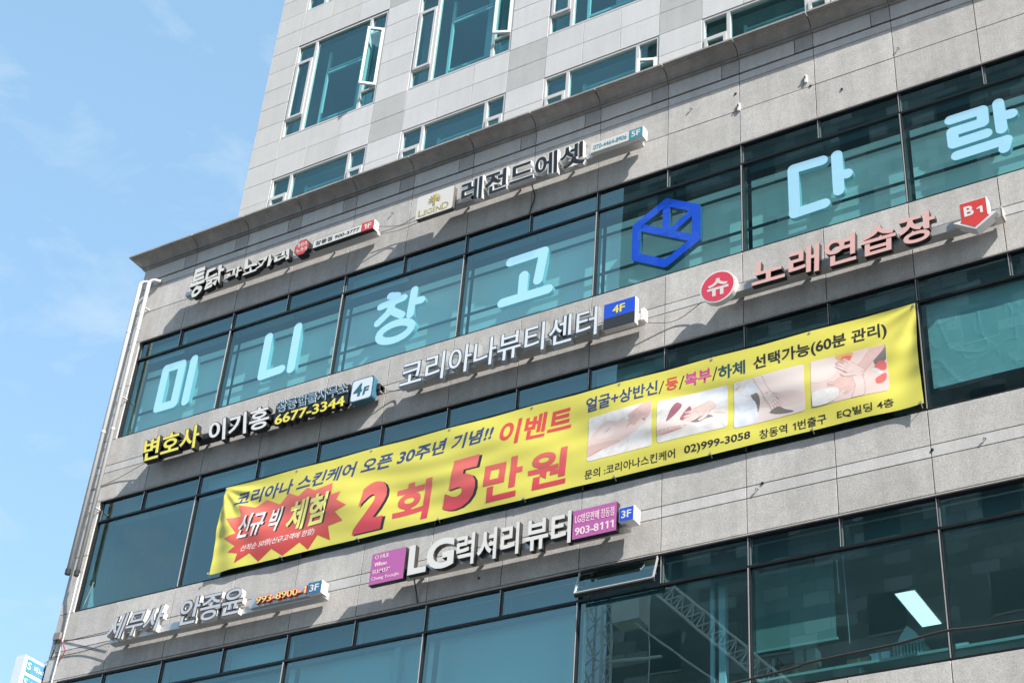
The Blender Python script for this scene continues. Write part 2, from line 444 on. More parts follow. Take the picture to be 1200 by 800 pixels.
# backing behind the upper lights, each its own sheet of plywood or film
for (zt, z1, cs) in ((19.70, 20.07, 5), (15.98, 16.36, 4), (12.30, 12.70, 3)):
    for i in range(0, 14):
        a = XW + 0.05 if i == 0 else (i - 1) * W_ + 0.03
        b = i * W_ - 0.03
        lit = (cs, i) in ((5, 4), (4, 2), (4, 8), (3, 3), (3, 0), (5, 0))
        m_ = MB(); yb = 0.25 if lit else 0.30
        m_.box(a, b, yb, yb + 0.01, zt - 0.02, z1 + 0.02, mat('pale_film_backing', (0.42, 0.48, 0.48), 0.6) if lit else SPAND)
        m_.build('transom_backing', B)

# the 3F upper light that stands open, hinged at its head
hz, hx0, hx1 = 12.70, 7 * W_ + 0.03, 8 * W_ - 0.03
th = R(19)
def sw(x, y, z):   # rotate about the head
    dz = z - hz; dy = y
    return (x, 0.0 + dy * math.cos(th) + dz * math.sin(th), hz + dz * math.cos(th) - dy * math.sin(th))
def swbox(mb, x0, x1, y0, y1, z0, z1, m):
    t_ = MB().box(x0, x1, y0, y1, z0, z1, m); n = len(mb.v)
    mb.v += [sw(*v) for v in t_.v]; mb.f += [tuple(n + k for k in f_) for f_ in t_.f]; mb.mi += [mb.mslot(m)] * 6
zb = 12.27
m_ = MB(); swbox(m_, hx0, hx1, -0.02, 0.012, zb, zb + 0.016, ALU); swbox(m_, hx0, hx1, -0.02, 0.012, hz - 0.02, hz, FRAME)
swbox(m_, hx1 - 0.016, hx1, -0.021, 0.013, zb, hz, ALU); swbox(m_, hx0, hx0 + 0.014, -0.021, 0.013, zb, hz, ALU); swbox(m_, hx0, hx1, 0.013, 0.05, zb - 0.03, zb + 0.016, GASK); sash = m_.build('open_sash', B)
m_ = MB(); m_.poly([sw(hx0 + 0.014, -0.005, zb + 0.016), sw(hx1 - 0.016, -0.005, zb + 0.016), sw(hx1 - 0.016, -0.005, hz - 0.02), sw(hx0 + 0.014, -0.005, hz - 0.02)], GL); m_.build('glass_pane', sash)
m_ = MB(); m_.tube([(hx1 - 0.05, 0.03, 12.45), sw(hx1 - 0.05, 0.0, 12.40)], 0.008, ALU, 6); m_.tube([(hx0 + 0.08, 0.03, 12.45), sw(hx0 + 0.08, 0.0, 12.40)], 0.008, ALU, 6); m_.build('stay_arm', sash)

# ------------------------------------------------------------------ tower above, 1 m behind the street face
YT = 1.0
wins = [0.66, 4.08, 7.52, 10.97, 14.42]; WW = 2.545
zj = [24.57 + 0.585 * j for j in range(-4, 13)]
R0, R1, R2 = (22.35, 24.57), (25.76, 28.64), (29.82, 31.55)
piers = [(-0.13, 0.66)] + [(a + WW, b) for a, b in zip(wins[:-1], wins[1:])] + [(wins[-1] + WW, 17.6)]
for pi, (a, b) in enumerate(piers):
    for z0, z1 in zip(zj[:-1], zj[1:]):
        if z1 < 22.9 or z0 > 31.2: continue
        if pi == 5 and z0 > 25: continue
        dark = pi > 0 and (abs(z0 - 24.57) < .1 or abs(z0 - 25.155) < .1 or abs(z0 - 28.665) < .1 or abs(z0 - 29.25) < .1)
        panel(a, b, z0, z1, YT, TWD if dark else (TWB if pi == 0 else TW), gap=0.005)
for wi, a in enumerate(wins):
    for zs in ((24.57, 25.155), (25.155, 25.74), (28.665, 29.25), (29.25, 29.81)):
        if wi >= 3 and zs[0] > 28: continue
        for q in range(3):
            panel(a + q * WW / 3, a + (q + 1) * WW / 3, zs[0], zs[1], YT, TWB if (wi == 0 and q < 2) else TW, gap=0.005)
t = MB()
for a, b in piers: t.box(a + 0.002, b - 0.002, YT + 0.03, YT + 0.3, 22.2, 40, JOINT)
for a in wins:
    for z0, z1 in ((24.575, 25.75), (28.65, 29.815), (31.6, 40)): t.box(a, a + WW, YT + 0.031, YT + 0.29, z0, z1, JOINT)
t.build('tower_core_wall', B)
t = MB()
for z in range(12):
    t.box(-0.13, 17.6, YT + 0.005, YT + 0.029, 31.61 + z * 0.7, 31.61 + z * 0.7 + 0.69, TW)
t.build('tower_upper_cladding', B)
t = MB(); t.box(-0.13, 0.1, YT + 0.301, 15, 22.2, 40, TWB); t.box(17.35, 17.598, YT + 0.301, 15, 22.2, 40, TW); t.box(0.1, 17.35, 14.7, 14.99, 22.2, 40, TW); t.box(-0.13, 17.6, YT + 0.301, 14.99, 40.0, 40.3, CONC); t.build('tower_side_wall', B)
t = MB(); t.box(0.12, 17.3, YT + 3.0, YT + 3.1, 22.3, 39.9, ROOM)
for z in (25.1, 29.2, 33.3): t.box(0.12, 17.3, YT + 0.31, YT + 2.98, z, z + 0.25, ROOM)
for a, b in piers[1:-1]: t.box((a + b) / 2 - .05, (a + b) / 2 + .05, YT + 0.31, YT + 2.98, 22.3, 33, ROOM)
t.build('tower_room_wall', B)

def sash_mesh(wd, h):
    """side-hung sash, hinge at x = 0 on its right edge, body towards -x"""
    f = MB(); b = 0.06
    f.box(-wd, 0, -0.03, 0.02, 0, b, WFR); f.box(-wd, 0, -0.03, 0.02, h - b, h, WFR)
    f.box(-wd, -wd + b, -0.031, 0.021, b, h - b, WFR); f.box(-b, 0, -0.031, 0.021, b, h - b, WFR)
    return f
def tower_window(x, z0, z1, low, opened):
    f = MB(); b = 0.045; y0, y1 = YT + 0.01, YT + 0.11
    f.box(x, x + WW, y0, y1, z1 - b - 0.01, z1 - 0.01, WFR); f.box(x, x + WW, y0, y1, z0 + 0.005, z0 + b, WFR)
    f.box(x + 0.005, x + b, y0, y1 - .001, z0 + b, z1 - b - 0.01, WFR); f.box(x + WW - b, x + WW - 0.005, y0, y1 - .001, z0 + b, z1 - b - 0.01, WFR)
    n1, n2 = x + 0.50, x + WW - 0.50
    for xm in (n1, n2): f.box(xm, xm + 0.07 if xm == n1 else xm + 0.07, y0 + .002, y1 - .002, z0 + b, z1 - b - 0.01, WFR)
    zt = z1 - 0.58; zb = z0 + 0.50
    for a, c_ in ((x + b, n1), (n2 + 0.07, x + WW - b)):
        f.box(a, c_, y0 + .003, y1 - .003, zt, zt + 0.05, WFR)
        f.box(a, c_, y0 + .003, y1 - .003, zb, zb + 0.05, WFR)
    fr = f.build('tower_window_frame', B)
    pane(n1 + 0.07, n2, z0 + b, z1 - b - .01, YT + 0.06, GLT, fr)
    for si, (a, c_) in enumerate(((x + b, n1), (n2 + 0.07, x + WW - b))):
        pane(a, c_, zt + 0.05, z1 - b - .01, YT + 0.06, GLT, fr); pane(a, c_, z0 + b, zb, YT + 0.06, GLT, fr)
        h = zt - zb - 0.05; wd = c_ - a - 0.01
        ang = opened[si]
        sm = sash_mesh(wd, h)
        sm.poly([(-wd + 0.06, 0, 0.06), (-0.06, 0, 0.06), (-0.06, 0, h - 0.06), (-wd + 0.06, 0, h - 0.06)], GLT)
        ob = sm.build('opening_sash', fr, (c_ - 0.005, YT + 0.022, zb + 0.05))
        ob.rotation_euler = (0, 0, R(ang))
    # inner window behind the tinted glass
    q = MB(); yi = YT + 0.30
    q.box(n1 + 0.22, n1 + 0.28, yi, yi + 0.05, z0 + 0.02, z1 - 0.25, INFR); q.box(n2 - 0.10, n2 - 0.05, yi, yi + 0.05, z0 + 0.02, z1 - 0.25, INFR)
    zz = z1 - 0.85 if not low else z1 - 0.38
    q.box(n1 + 0.28, n2 - 0.10, yi + .002, yi + 0.048, zz, zz + 0.05, INFR); q.box(n1 + 0.28, n2 - 0.10, yi - 0.01, yi + 0.03, zz - 0.10, zz - 0.05, INFR)
    q.box(n1 + 0.28, n2 - 0.10, yi + .002, yi + 0.048, z0 + 0.45, z0 + 0.51, INFR)
    if x > 2 and not low:
        q.box((n1 + n2) / 2, (n1 + n2) / 2 + 0.06, yi + .002, yi + 0.048, z0 + 0.05, z0 + 0.45, INFR)
    q.build('inner_frame', fr)
    q = MB(); a = n1 + 0.28 + (0.5 if int(x) % 2 else 0.75) ; q.box(a, a + 0.62, yi + 0.2, yi + 0.21, z0, z1 - 0.1, mat('pale_curtain', (0.46, 0.56, 0.56), 0.8)); q.build('curtain', fr)
    return fr
for i, x in enumerate(wins):
    tower_window(x, *R0, True, (0, 22 if i == 2 else 0))
    if i < 4:
        tower_window(x, *R1, False, (0, 37 if i == 0 else (24 if i == 1 else 0)))
        if i < 2: tower_window(x, *R2, False, (0, 0))
m = MB()
for x in wins: m.box(x, x + WW, YT + 0.03, YT + 0.3, 22.2, 22.345, WFR)
m.build('tower_sill', B)

for z in (20.105, 16.392, 12.742):
    m = MB(); m.box(XW, XR - 0.02, -0.008, 0.028, z, z + 0.012, STL); m.build('window_head_trim', B)
# small anchors, hooks and plugs left in the stone
for i, (x, z, k) in enumerate([(12.14, 20.95, 1), (14.95, 21.02, 2), (14.87, 13.44, 0), (12.33, 13.44, 2), (12.40, 13.52, 0), (12.08, 21.27, 0), (11.26, 21.27, 2), (13.35, 21.07, 1),
                                (13.95, 20.55, 0), (10.1, 21.2, 0), (9.2, 21.25, 2), (5.0, 21.25, 2), (6.9, 13.62, 2), (7.7, 12.98, 0), (15.6, 13.43, 2), (13.42, 20.86, 0)]):
    m = MB()
    if k == 1: m.box(x - 0.02, x + 0.02, -0.03, -0.003, z - 0.11, z + 0.06, WHITE); m.box(x - 0.015, x + 0.0, -0.05, -0.03, z - 0.02, z + 0.02, BLACK)
    elif k == 2: m.tube([(x, 0.0, z), (x, -0.02, z), (x - 0.02, -0.03, z + 0.01), (x - 0.03, -0.025, z - 0.03)], 0.009, GCABLE, 6)
    else: m.tube([(x, 0.01, z), (x, -0.012, z)], 0.022, BLACK, 8)
    m.build('wall_anchor', B)

# ================================================================== SIGNS
FD = -0.32      # front face of the channel letters
def bar(parent, x0, x1, z0, z1, name='mounting_rail', y0=-0.225, y1=-0.055, m=None):
    mb = MB(); mb.box(x0, x1, y0, y1, z0, z1, m or RAIL)
    x = x0 + 0.25
    while x < x1 - 0.1:
        mb.box(x, x + 0.03, y1, 0.0, z0 + 0.02, z1 - 0.02, GCABLE); x += 1.1
    return mb.build(name, parent)
def lightbox(parent, box, m_face, m_side, depth=0.17, name='sign_box', rim=0.012, yf=FD, rail=True, rnd_=0.0):
    x0, w_, z0, z1, sh = box
    mb = MB()
    if rnd_:
        pts = []
        for cx_, cz_, a0 in ((x0 + w_ - rnd_, z0 + rnd_, -90), (x0 + w_ - rnd_, z1 - rnd_, 0), (x0 + rnd_, z1 - rnd_, 90), (x0 + rnd_, z0 + rnd_, 180)):
            for k in range(5): pts.append((cx_ + rnd_ * math.cos(R(a0 + 22.5 * k)), cz_ + rnd_ * math.sin(R(a0 + 22.5 * k))))
        mb.prism(pts, yf + 0.004, yf + depth, m_side, m_side)
        cx_, cz_ = x0 + w_ / 2, z0 + (z1 - z0) / 2
        k_ = 1 - 2 * rim / w_
        mb.prism([(cx_ + (a - cx_) * k_, cz_ + (b - cz_) * k_) for a, b in pts], yf, yf + 0.01, m_face, m_side)
    else:
        mb.box(x0, x0 + w_, yf + 0.004, yf + depth, z0, z1, m_side)
        mb.box(x0 + rim, x0 + w_ - rim, yf, yf + 0.01, z0 + rim, z1 - rim, m_face)
    return mb.build(name, parent)
def discs(cx, cz, rx, rz, n=32): return [(cx + rx * math.cos(2 * math.pi * k / n), cz + rz * math.sin(2 * math.pi * k / n)) for k in range(n)]
def outline_text(s, box, m_out, m_in, m_side, parent, grow=0.022, depth=0.14, off=0.02, ital=0.0, name='letter'):
    """letters with a contrasting edge: a wider body and a narrower face 4 mm proud of it"""
    bodies = text(s, box, FD + 0.004, depth, m_out, m_side, parent, name, off=off + grow, ital=ital)
    x0, W, z0, z1, sh = box
    faces = text(s, (x0 + 0.012, W - 0.024, z0 + 0.012, z1 - 0.012, sh), FD, 0.004, m_in, m_in, parent, 'letter_face', off=off - 0.004, ital=ital)
    for b_, f_ in zip(bodies, faces):
        f_.parent = b_; f_.matrix_parent_inverse = Matrix.Identity(4)
    return bodies

# 1 -- chicken restaurant sign
S = thing('shop_sign', 'white brush-letter sign with a small red badge and red 1F tab, under the cornice', 'sign', (2.5, 0, 20.7))
bar(S, 0.15, 4.80, 20.71, 20.80)
for ch, bx in (('통', (0.319, 0.40, 20.506, 21.242, -0.10)), ('닭', (0.69, 0.50, 20.62, 21.14, -0.08)), ('과', (1.23, 0.42, 20.655, 20.935, -0.06)),
               ('노', (1.70, 0.36, 20.63, 21.03, -0.08)), ('가', (2.03, 0.43, 20.65, 20.94, -0.06)), ('리', (2.47, 0.38, 20.66, 20.93, -0.07))):
    text(ch, bx, FD, 0.12, CREAM, BLACK, S, 'letter', off=0.026, ital=0.06, brush=0.045)
m = MB(); cx_, cz_ = 3.13, 20.845
m.prism([(cx_ + 0.175 * math.cos(R(22.5 + 45 * k)) * 1.08, cz_ + 0.19 * math.sin(R(22.5 + 45 * k)) * 1.05) for k in range(8)], FD + .004, FD + 0.15, BLACK, BLACK)
m.prism([(cx_ + 0.160 * math.cos(R(22.5 + 45 * k)) * 1.08, cz_ + 0.175 * math.sin(R(22.5 + 45 * k)) * 1.05) for k in range(8)], FD, FD + 0.01, RED, BLACK)
bd = m.build('badge', S)
text('통닭과', (3.01, 0.24, 20.865, 20.97, -0.01), FD - 0.003, 0.002, CREAM, CREAM, bd, 'lettering', off=0.01, split=False)
text('노가리', (3.00, 0.26, 20.735, 20.84, -0.01), FD - 0.003, 0.002, CREAM, CREAM, bd, 'lettering', off=0.01, split=False)
b_ = lightbox(S, (3.40, 1.15, 20.712, 20.915, 0), CREAM, BLACK, 0.15)
text('창동점 900-3777', (3.47, 1.03, 20.762, 20.868, 0), FD - 0.003, 0.002, BLACK, BLACK, b_, 'lettering', off=0.012, split=False)
b_ = lightbox(S, (4.55, 0.27, 20.712, 20.925, 0), RED, BLACK, 0.15, rim=0.004)
text('1F', (4.60, 0.17, 20.755, 20.875, 0), FD - 0.003, 0.002, WHITE, WHITE, b_, 'lettering', off=0.02, split=False)
m = MB(); m.box(4.821, 4.835, FD + 0.01, FD + 0.15, 20.71, 20.925, WHITE); m.build('end_cap', S)

# 2 -- legend sign
S = thing('shop_sign', 'black letters edged in white beside a cream logo box, ending in a teal 5F tab', 'sign', (8.0, 0, 20.7))
bar(S, 6.5, 10.38, 20.70, 20.80)
b_ = lightbox(S, (5.79, 0.82, 20.545, 21.09, 0), CREAM, mat('dark_box_side', (0.10, 0.09, 0.08), 0.5), 0.10, rim=0.004, rnd_=0.04)
text('L', (5.86, 0.13, 20.59, 20.745, 0), FD - 0.003, 0.002, GOLD, GOLD, b_, 'lettering', off=0.004, split=False)
text('EGEN', (5.985, 0.37, 20.59, 20.71, 0), FD - 0.003, 0.002, GOLD, GOLD, b_, 'lettering', off=0.004, split=False)
text('D', (6.37, 0.15, 20.59, 20.745, 0), FD - 0.003, 0.002, GOLD, GOLD, b_, 'lettering', off=0.004, split=False)
m = MB(); cx_, cz_ = 6.19, 20.87
for sgn in (-1, 1):
    for k in range(5):
        a0, a1 = R(200 - 24 * k), R(184 - 24 * k); r0, r1 = 0.04 + .004 * k, 0.115 + 0.008 * k
        pts = [(cx_ + sgn * r0 * math.cos(a0) * -1 * -1, cz_ + r0 * math.sin(a0)), (cx_ + sgn * r1 * math.cos(a0), cz_ + r1 * math.sin(a0) * 1.05),
               (cx_ + sgn * (r1 + 0.02) * math.cos((a0 + a1) / 2), cz_ + (r1 + .03) * math.sin((a0 + a1) / 2)), (cx_ + sgn * r0 * math.cos(a1), cz_ + r0 * math.sin(a1))]
        if sgn < 0: pts = pts[::-1]
        m.prism(pts, FD - 0.004 - 0.0004 * k, FD - 0.001, GOLD, GOLD)
m.prism([(cx_ - .022, cz_ - .11), (cx_ + .022, cz_ - .11), (cx_ + .03, cz_ + 0.01), (cx_, cz_ + .07), (cx_ - .03, cz_ + 0.01)], FD - 0.0065, FD - 0.001, GOLD, GOLD)
m.build('logo', b_)
outline_text('레전드에셋', (6.76, 2.60, 20.54, 21.09, -0.02), WHITE, BLACK, WHITE, S, grow=0.028, depth=0.09, off=0.022)
b_ = lightbox(S, (9.46, 0.75, 20.71, 20.925, 0), CREAM, WHITE, 0.15, rim=0.004)
text('070-4464-8906', (9.52, 0.65, 20.765, 20.87, 0), FD - 0.003, 0.002, TEAL, TEAL, b_, 'lettering', off=0.008, split=False)
b_ = lightbox(S, (10.21, 0.265, 20.71, 20.93, 0), TEAL, WHITE, 0.15, rim=0.003)
text('5F', (10.26, 0.17, 20.76, 20.885, 0), FD - 0.003, 0.002, WHITE, WHITE, b_, 'lettering', off=0.02, split=False)
m = MB(); m.box(10.476, 10.486, FD, FD + 0.16, 20.70, 20.935, WHITE); m.build('end_cap', S)

# 3 -- lawyer's office sign
S = thing('office_sign', 'yellow and white letters with a yellow phone number and a rounded pale 4F plate', 'sign', (2.7, 0, 17.0))
bar(S, 0.1, 5.42, 16.98, 17.10, m=BLACK)
outline_text('변호사', (0.06, 1.42, 16.765, 17.295, -0.05), BLACK, YEL, BLACK, S, grow=0.03, depth=0.12, off=0.02, ital=0.0)
outline_text('이기홍', (1.63, 1.50, 16.76, 17.27, -0.08), BLACK, WHITE, BLACK, S, grow=0.03, depth=0.12, off=0.022)
outline_text('창동법률사무소', (3.22, 1.60, 17.0, 17.275, -0.03), PALE, TEALD, BLACK, S, grow=0.04, depth=0.08, off=0.0)
m = MB(); m.box(3.2, 4.83, FD + 0.02, FD + 0.10, 16.80, 17.20, BLACK); m.build('backing_plate', S)
outline_text('6677-3344', (3.22, 1.57, 16.745, 16.985, -0.02), BLACK, YEL, BLACK, S, grow=0.05, depth=0.14, off=0.022)
b_ = lightbox(S, (4.885, 0.475, 16.765, 17.235, 0), PALE, TEALD, 0.13, rim=0.022, rnd_=0.06)
text('4', (4.945, 0.20, 16.87, 17.13, 0.02), FD - 0.003, 0.002, TEALD, TEALD, b_, 'lettering', off=0.035, split=False)
text('F', (5.155, 0.13, 16.87, 17.035, 0.02), FD - 0.003, 0.002, TEALD, TEALD, b_, 'lettering', off=0.035, split=False)
m = MB(); m.box(5.37, 5.42, -0.18, -0.08, 16.95, 17.08, GCABLE); m.build('end_cap', S)

# 4 -- beauty centre sign
S = thing('shop_sign', 'silver channel letters ending in a blue and black 4F box', 'sign', (8.0, 0, 17.0))
bar(S, 5.93, 10.5, 16.86, 16.98, m=RAIL)
outline_text('코리아나뷰티센터', (5.92, 3.84, 16.735, 17.32, 0.0), mat('painted_shade_edge', (0.10, 0.13, 0.15), 0.3, 0.6), STEEL, mat('mirror_steel_side', (0.85, 0.87, 0.88), 0.12, 0.95), S, grow=0.035, depth=0.13, off=0.008)  # dark edge colour stands in for shade beside the silver strokes
m = MB(); m.box(9.87, 10.44, FD + .004, FD + 0.11, 16.77, 17.28, WHITE); m.box(9.875, 10.432, FD, FD + 0.01, 16.99, 17.276, BLUE)
m.box(9.875, 10.432, FD - 0.001, FD + 0.009, 16.772, 16.989, mat('charcoal_vinyl', (0.035, 0.037, 0.04), 0.4)); b_ = m.build('sign_box', S)
text('4F', (10.03, 0.22, 17.05, 17.205, 0), FD - 0.003, 0.002, YEL, YEL, b_, 'lettering', off=0.02, split=False)
m = MB(); m.box(10.49, 10.55, -0.22, -0.10, 16.85, 17.08, WHITE); m.build('end_cap', S)

# 5 -- singing room sign
S = thing('shop_sign', 'faded pink letters between a round red badge and a red B1 arrow', 'sign', (14.0, 0, 16.95))
bar(S, 11.9, 16.25, 16.86, 17.0)
m = MB(); m.prism(discs(11.87, 16.995, 0.30, 0.30, 36), FD + .004, FD + 0.11, WHITE, WHITE); m.prism(discs(11.87, 16.995, 0.272, 0.272, 36), FD, FD + 0.01, PINKR, WHITE); b_ = m.build('round_badge', S)
text('슈', (11.69, 0.36, 16.82, 17.15, 0), FD - 0.003, 0.002, CREAM, CREAM, b_, 'lettering', off=0.03, split=False)
text('노래연습장', (12.43, 2.90, 16.745, 17.27, 0.03), FD, 0.10, PINK, BLACK, S, 'letter', off=0.02)
ar = [(15.69, 16.91), (15.57, 16.90), (15.885, 16.69), (16.205, 16.90), (16.085, 16.91), (16.085, 17.215), (15.69, 17.215)]
m = MB(); m.prism(ar, FD + .004, FD + 0.17, WHITE, WHITE)
m.prism([(15.70, 16.90), (15.68, 16.87), (15.885, 16.725), (16.095, 16.87), (16.075, 16.90), (16.075, 17.205), (15.70, 17.205)], FD, FD + 0.01, RED, WHITE); b_ = m.build('arrow_box', S)
text('B', (15.745, 0.14, 16.95, 17.13, 0), FD - 0.003, 0.002, WHITE, WHITE, b_, 'lettering', off=0.03, split=False)
text('1', (15.93, 0.085, 16.95, 17.07, 0), FD - 0.003, 0.002, WHITE, WHITE, b_, 'lettering', off=0.02, split=False)
m = MB(); m.box(16.24, 16.26, -0.225, -0.06, 16.86, 17.05, RAIL); m.build('end_cap', S)

# 6 -- luxury beauty sign
S = thing('shop_sign', 'big ivory letters with dark sides between two purple boxes', 'sign', (8.2, 0, 13.3))
bar(S, 6.4, 10.35, 13.16, 13.28)
b_ = lightbox(S, (5.835, 0.655, 13.075, 13.63, 0), PURP, BLACK, 0.10, rim=0.005)
for s_, x_, w__, z_, o_ in (('O HUI', 5.90, 0.25, 13.52, 0.0), ('Whoo', 5.90, 0.24, 13.39, 0.02), ('SU:M37°', 5.88, 0.34, 13.265, 0.004), ('Chung YoonJin', 5.88, 0.52, 13.135, 0.0)):
    text(s_, (x_, w__, z_, z_ + 0.075, 0), FD - 0.003, 0.002, PPINK, PPINK, b_, 'lettering', off=o_, split=False)
IV = mat('ivory_face', (0.70, 0.69, 0.655), 0.4); DS = mat('dark_bronze_side', (0.05, 0.048, 0.045), 0.3, 0.4)
text('LG', (6.555, 0.86, 13.10, 13.63, -0.01), FD, 0.10, IV, DS, S, 'letter', off=0.03)
text('럭셔리', (7.45, 1.13, 13.065, 13.61, -0.01), FD, 0.10, IV, DS, S, 'letter', off=0.022)
text('뷰티', (8.68, 0.80, 13.055, 13.60, -0.01), FD, 0.10, IV, DS, S, 'letter', off=0.022)
b_ = lightbox(S, (9.50, 0.735, 13.085, 13.57, 0), PURP, BLACK, 0.10, rim=0.005)
text('LG방문판매 창동점', (9.54, 0.65, 13.345, 13.50, 0), FD - 0.003, 0.002, PPINK, PPINK, b_, 'lettering', off=0.006, split=False)
text('903-8111', (9.545, 0.645, 13.145, 13.275, 0), FD - 0.003, 0.002, PPINK, PPINK, b_, 'lettering', off=0.02, split=False)
b_ = lightbox(S, (10.275, 0.245, 13.205, 13.445, 0), BLUE, WHITE, 0.20, rim=0.012)
text('3F', (10.315, 0.16, 13.26, 13.385, 0), FD - 0.003, 0.002, WHITE, WHITE, b_, 'lettering', off=0.02, split=False)

# 7 -- tax office sign
S = thing('office_sign', 'slanted white letters with a small yellow phone number and a small dark blue 3F tab', 'sign', (2.5, 0, 13.3))
bar(S, 0.25, 4.86, 13.13, 13.26)
WE = mat('warm_white_side', (0.62, 0.60, 0.56), 0.5)
outline_text('세무사', (0.20, 1.36, 13.125, 13.61, 0.0), mat('slate_edge', (0.06, 0.07, 0.08), 0.4), mat('pale_grey_face', (0.50, 0.51, 0.54), 0.4), WE, S, grow=0.055, depth=0.09, off=0.015, ital=0.10)
outline_text('안종윤', (1.85, 1.42, 13.095, 13.615, -0.05), MATS['slate_edge'], MATS['pale_grey_face'], WE, S, grow=0.055, depth=0.09, off=0.015, ital=0.08)
outline_text('993-8900-1', (3.53, 1.05, 13.195, 13.345, 0), RED, ORNG, RED, S, grow=0.010, depth=0.03, off=0.01)
m = MB(); m.box(3.40, 4.60, FD + 0.04, FD + 0.17, 13.17, 13.385, RAIL); m.build('backing_box', S)
b_ = lightbox(S, (4.605, 0.28, 13.16, 13.375, 0), TEALD, WHITE, 0.17, rim=0.004)
b_.data.materials[1] = mat('marine_blue_vinyl', (0.03, 0.16, 0.30), 0.4)
text('3F', (4.65, 0.18, 13.205, 13.33, 0), FD - 0.003, 0.002, WHITE, WHITE, b_, 'lettering', off=0.02, split=False)

# 8 -- big lit letters behind the fifth-floor glass
S = thing('window_letter_sign', 'row of large pale blue lit letters on rails behind the fifth-floor glass', 'sign', (7.5, 0.3, 18.0))
def strokes(parent, name, lines, w_=0.15, y0=0.135, y1=0.225, mf=None, ms=None):
    mb = MB(); k = 0
    for pts in lines:
        for a, b in zip(pts[:-1], pts[1:]):
            ax, az = a; bx_, bz = b; an = math.atan2(bz - az, bx_ - ax); out = []
            for j in range(9): t_ = an + math.pi / 2 + math.pi * j / 8; out.append((ax + w_ / 2 * math.cos(t_), az + w_ / 2 * math.sin(t_)))
            for j in range(9): t_ = an - math.pi / 2 + math.pi * j / 8; out.append((bx_ + w_ / 2 * math.cos(t_), bz + w_ / 2 * math.sin(t_)))
            mb.prism(out, y0 - 0.0012 * k, y1 - 0.0012 * k, mf or NEON, ms or NEONS); k += 1
    return mb.build(name, parent)
def ell(cx, cz, rx, rz, n=20): return [(cx + rx * math.cos(2 * math.pi * k / n), cz + rz * math.sin(2 * math.pi * k / n)) for k in range(n + 1)]
strokes(S, 'letter', [[(-0.30, 19.30), (0.12, 19.30), (0.12, 18.36), (-0.30, 18.36), (-0.30, 19.30)], [(0.42, 19.32), (0.42, 18.33)]], 0.19)
strokes(S, 'letter', [[(2.28, 19.28), (2.28, 18.38), (2.74, 18.40)], [(2.98, 19.30), (2.98, 18.34)]], 0.19)
strokes(S, 'letter', [[(5.10, 19.34), (5.26, 19.29)], [(4.91, 19.15), (5.41, 19.20)], [(5.19, 19.16), (5.10, 18.94), (4.89, 18.78)], [(5.17, 18.98), (5.42, 18.80)],
                      [(5.64, 19.30), (5.61, 18.75)], [(5.64, 19.03), (5.83, 19.01)], ell(5.335, 18.45, 0.36, 0.19)], 0.16)
strokes(S, 'letter', [[(7.68, 19.24), (8.36, 19.25), (8.28, 18.64)], [(7.98, 18.84), (7.98, 18.40)], [(7.58, 18.37), (8.50, 18.37)]], 0.19)
strokes(S, 'letter', [[(13.50, 19.30), (13.0, 19.31), (13.0, 18.38), (13.50, 18.40)], [(13.745, 19.31), (13.745, 18.57)], [(13.75, 18.88), (13.90, 18.86)]], 0.19)
strokes(S, 'letter', [[(15.59, 19.29), (16.09, 19.29), (16.08, 19.04), (15.60, 19.04), (15.60, 18.79), (16.11, 18.80)], [(16.34, 19.32), (16.34, 18.79)], [(16.36, 19.04), (16.52, 19.03)], [(15.63, 18.54), (16.39, 18.55), (16.34, 18.40)]], 0.18)
for z in (19.26, 18.44):
    m = MB(); m.box(-0.95, 18.5, 0.265, 0.285, z, z + 0.05, BLACK); m.build('support_rail', S)
for k in range(-1, 13, 2):
    a = (k * W_ + 0.04) if k > 0 else -1.0
    m = MB(); m.box(a, (k + 2) * W_ - 0.04, 0.33, 0.345, 17.86, 19.52, BOARD); m.build('display_board', S)
E_ = thing('hexagon_emblem', 'blue hexagonal box emblem behind the fifth-floor glass between the pale blue letters', 'sign', (10.735, 0.2, 18.2))
hx = [(10.735 + 0.62 * math.sin(R(60 * k)) * 1.03, 18.80 + 0.655 * math.cos(R(60 * k))) for k in range(7)]
strokes(E_, 'hexagon_outline', [hx], 0.155, 0.12, 0.22, EMB, EMBS)
strokes(E_, 'inner_bar', [[hx[5], (hx[2][0], hx[2][1])]], 0.135, 0.125, 0.215, EMB, EMBS)
strokes(E_, 'inner_bar', [[hx[0], (10.735, 18.82)]], 0.135, 0.123, 0.213, EMB, EMBS)
strokes(E_, 'inner_bar', [[hx[1], (10.83, 18.80)]], 0.135, 0.1215, 0.211, EMB, EMBS)

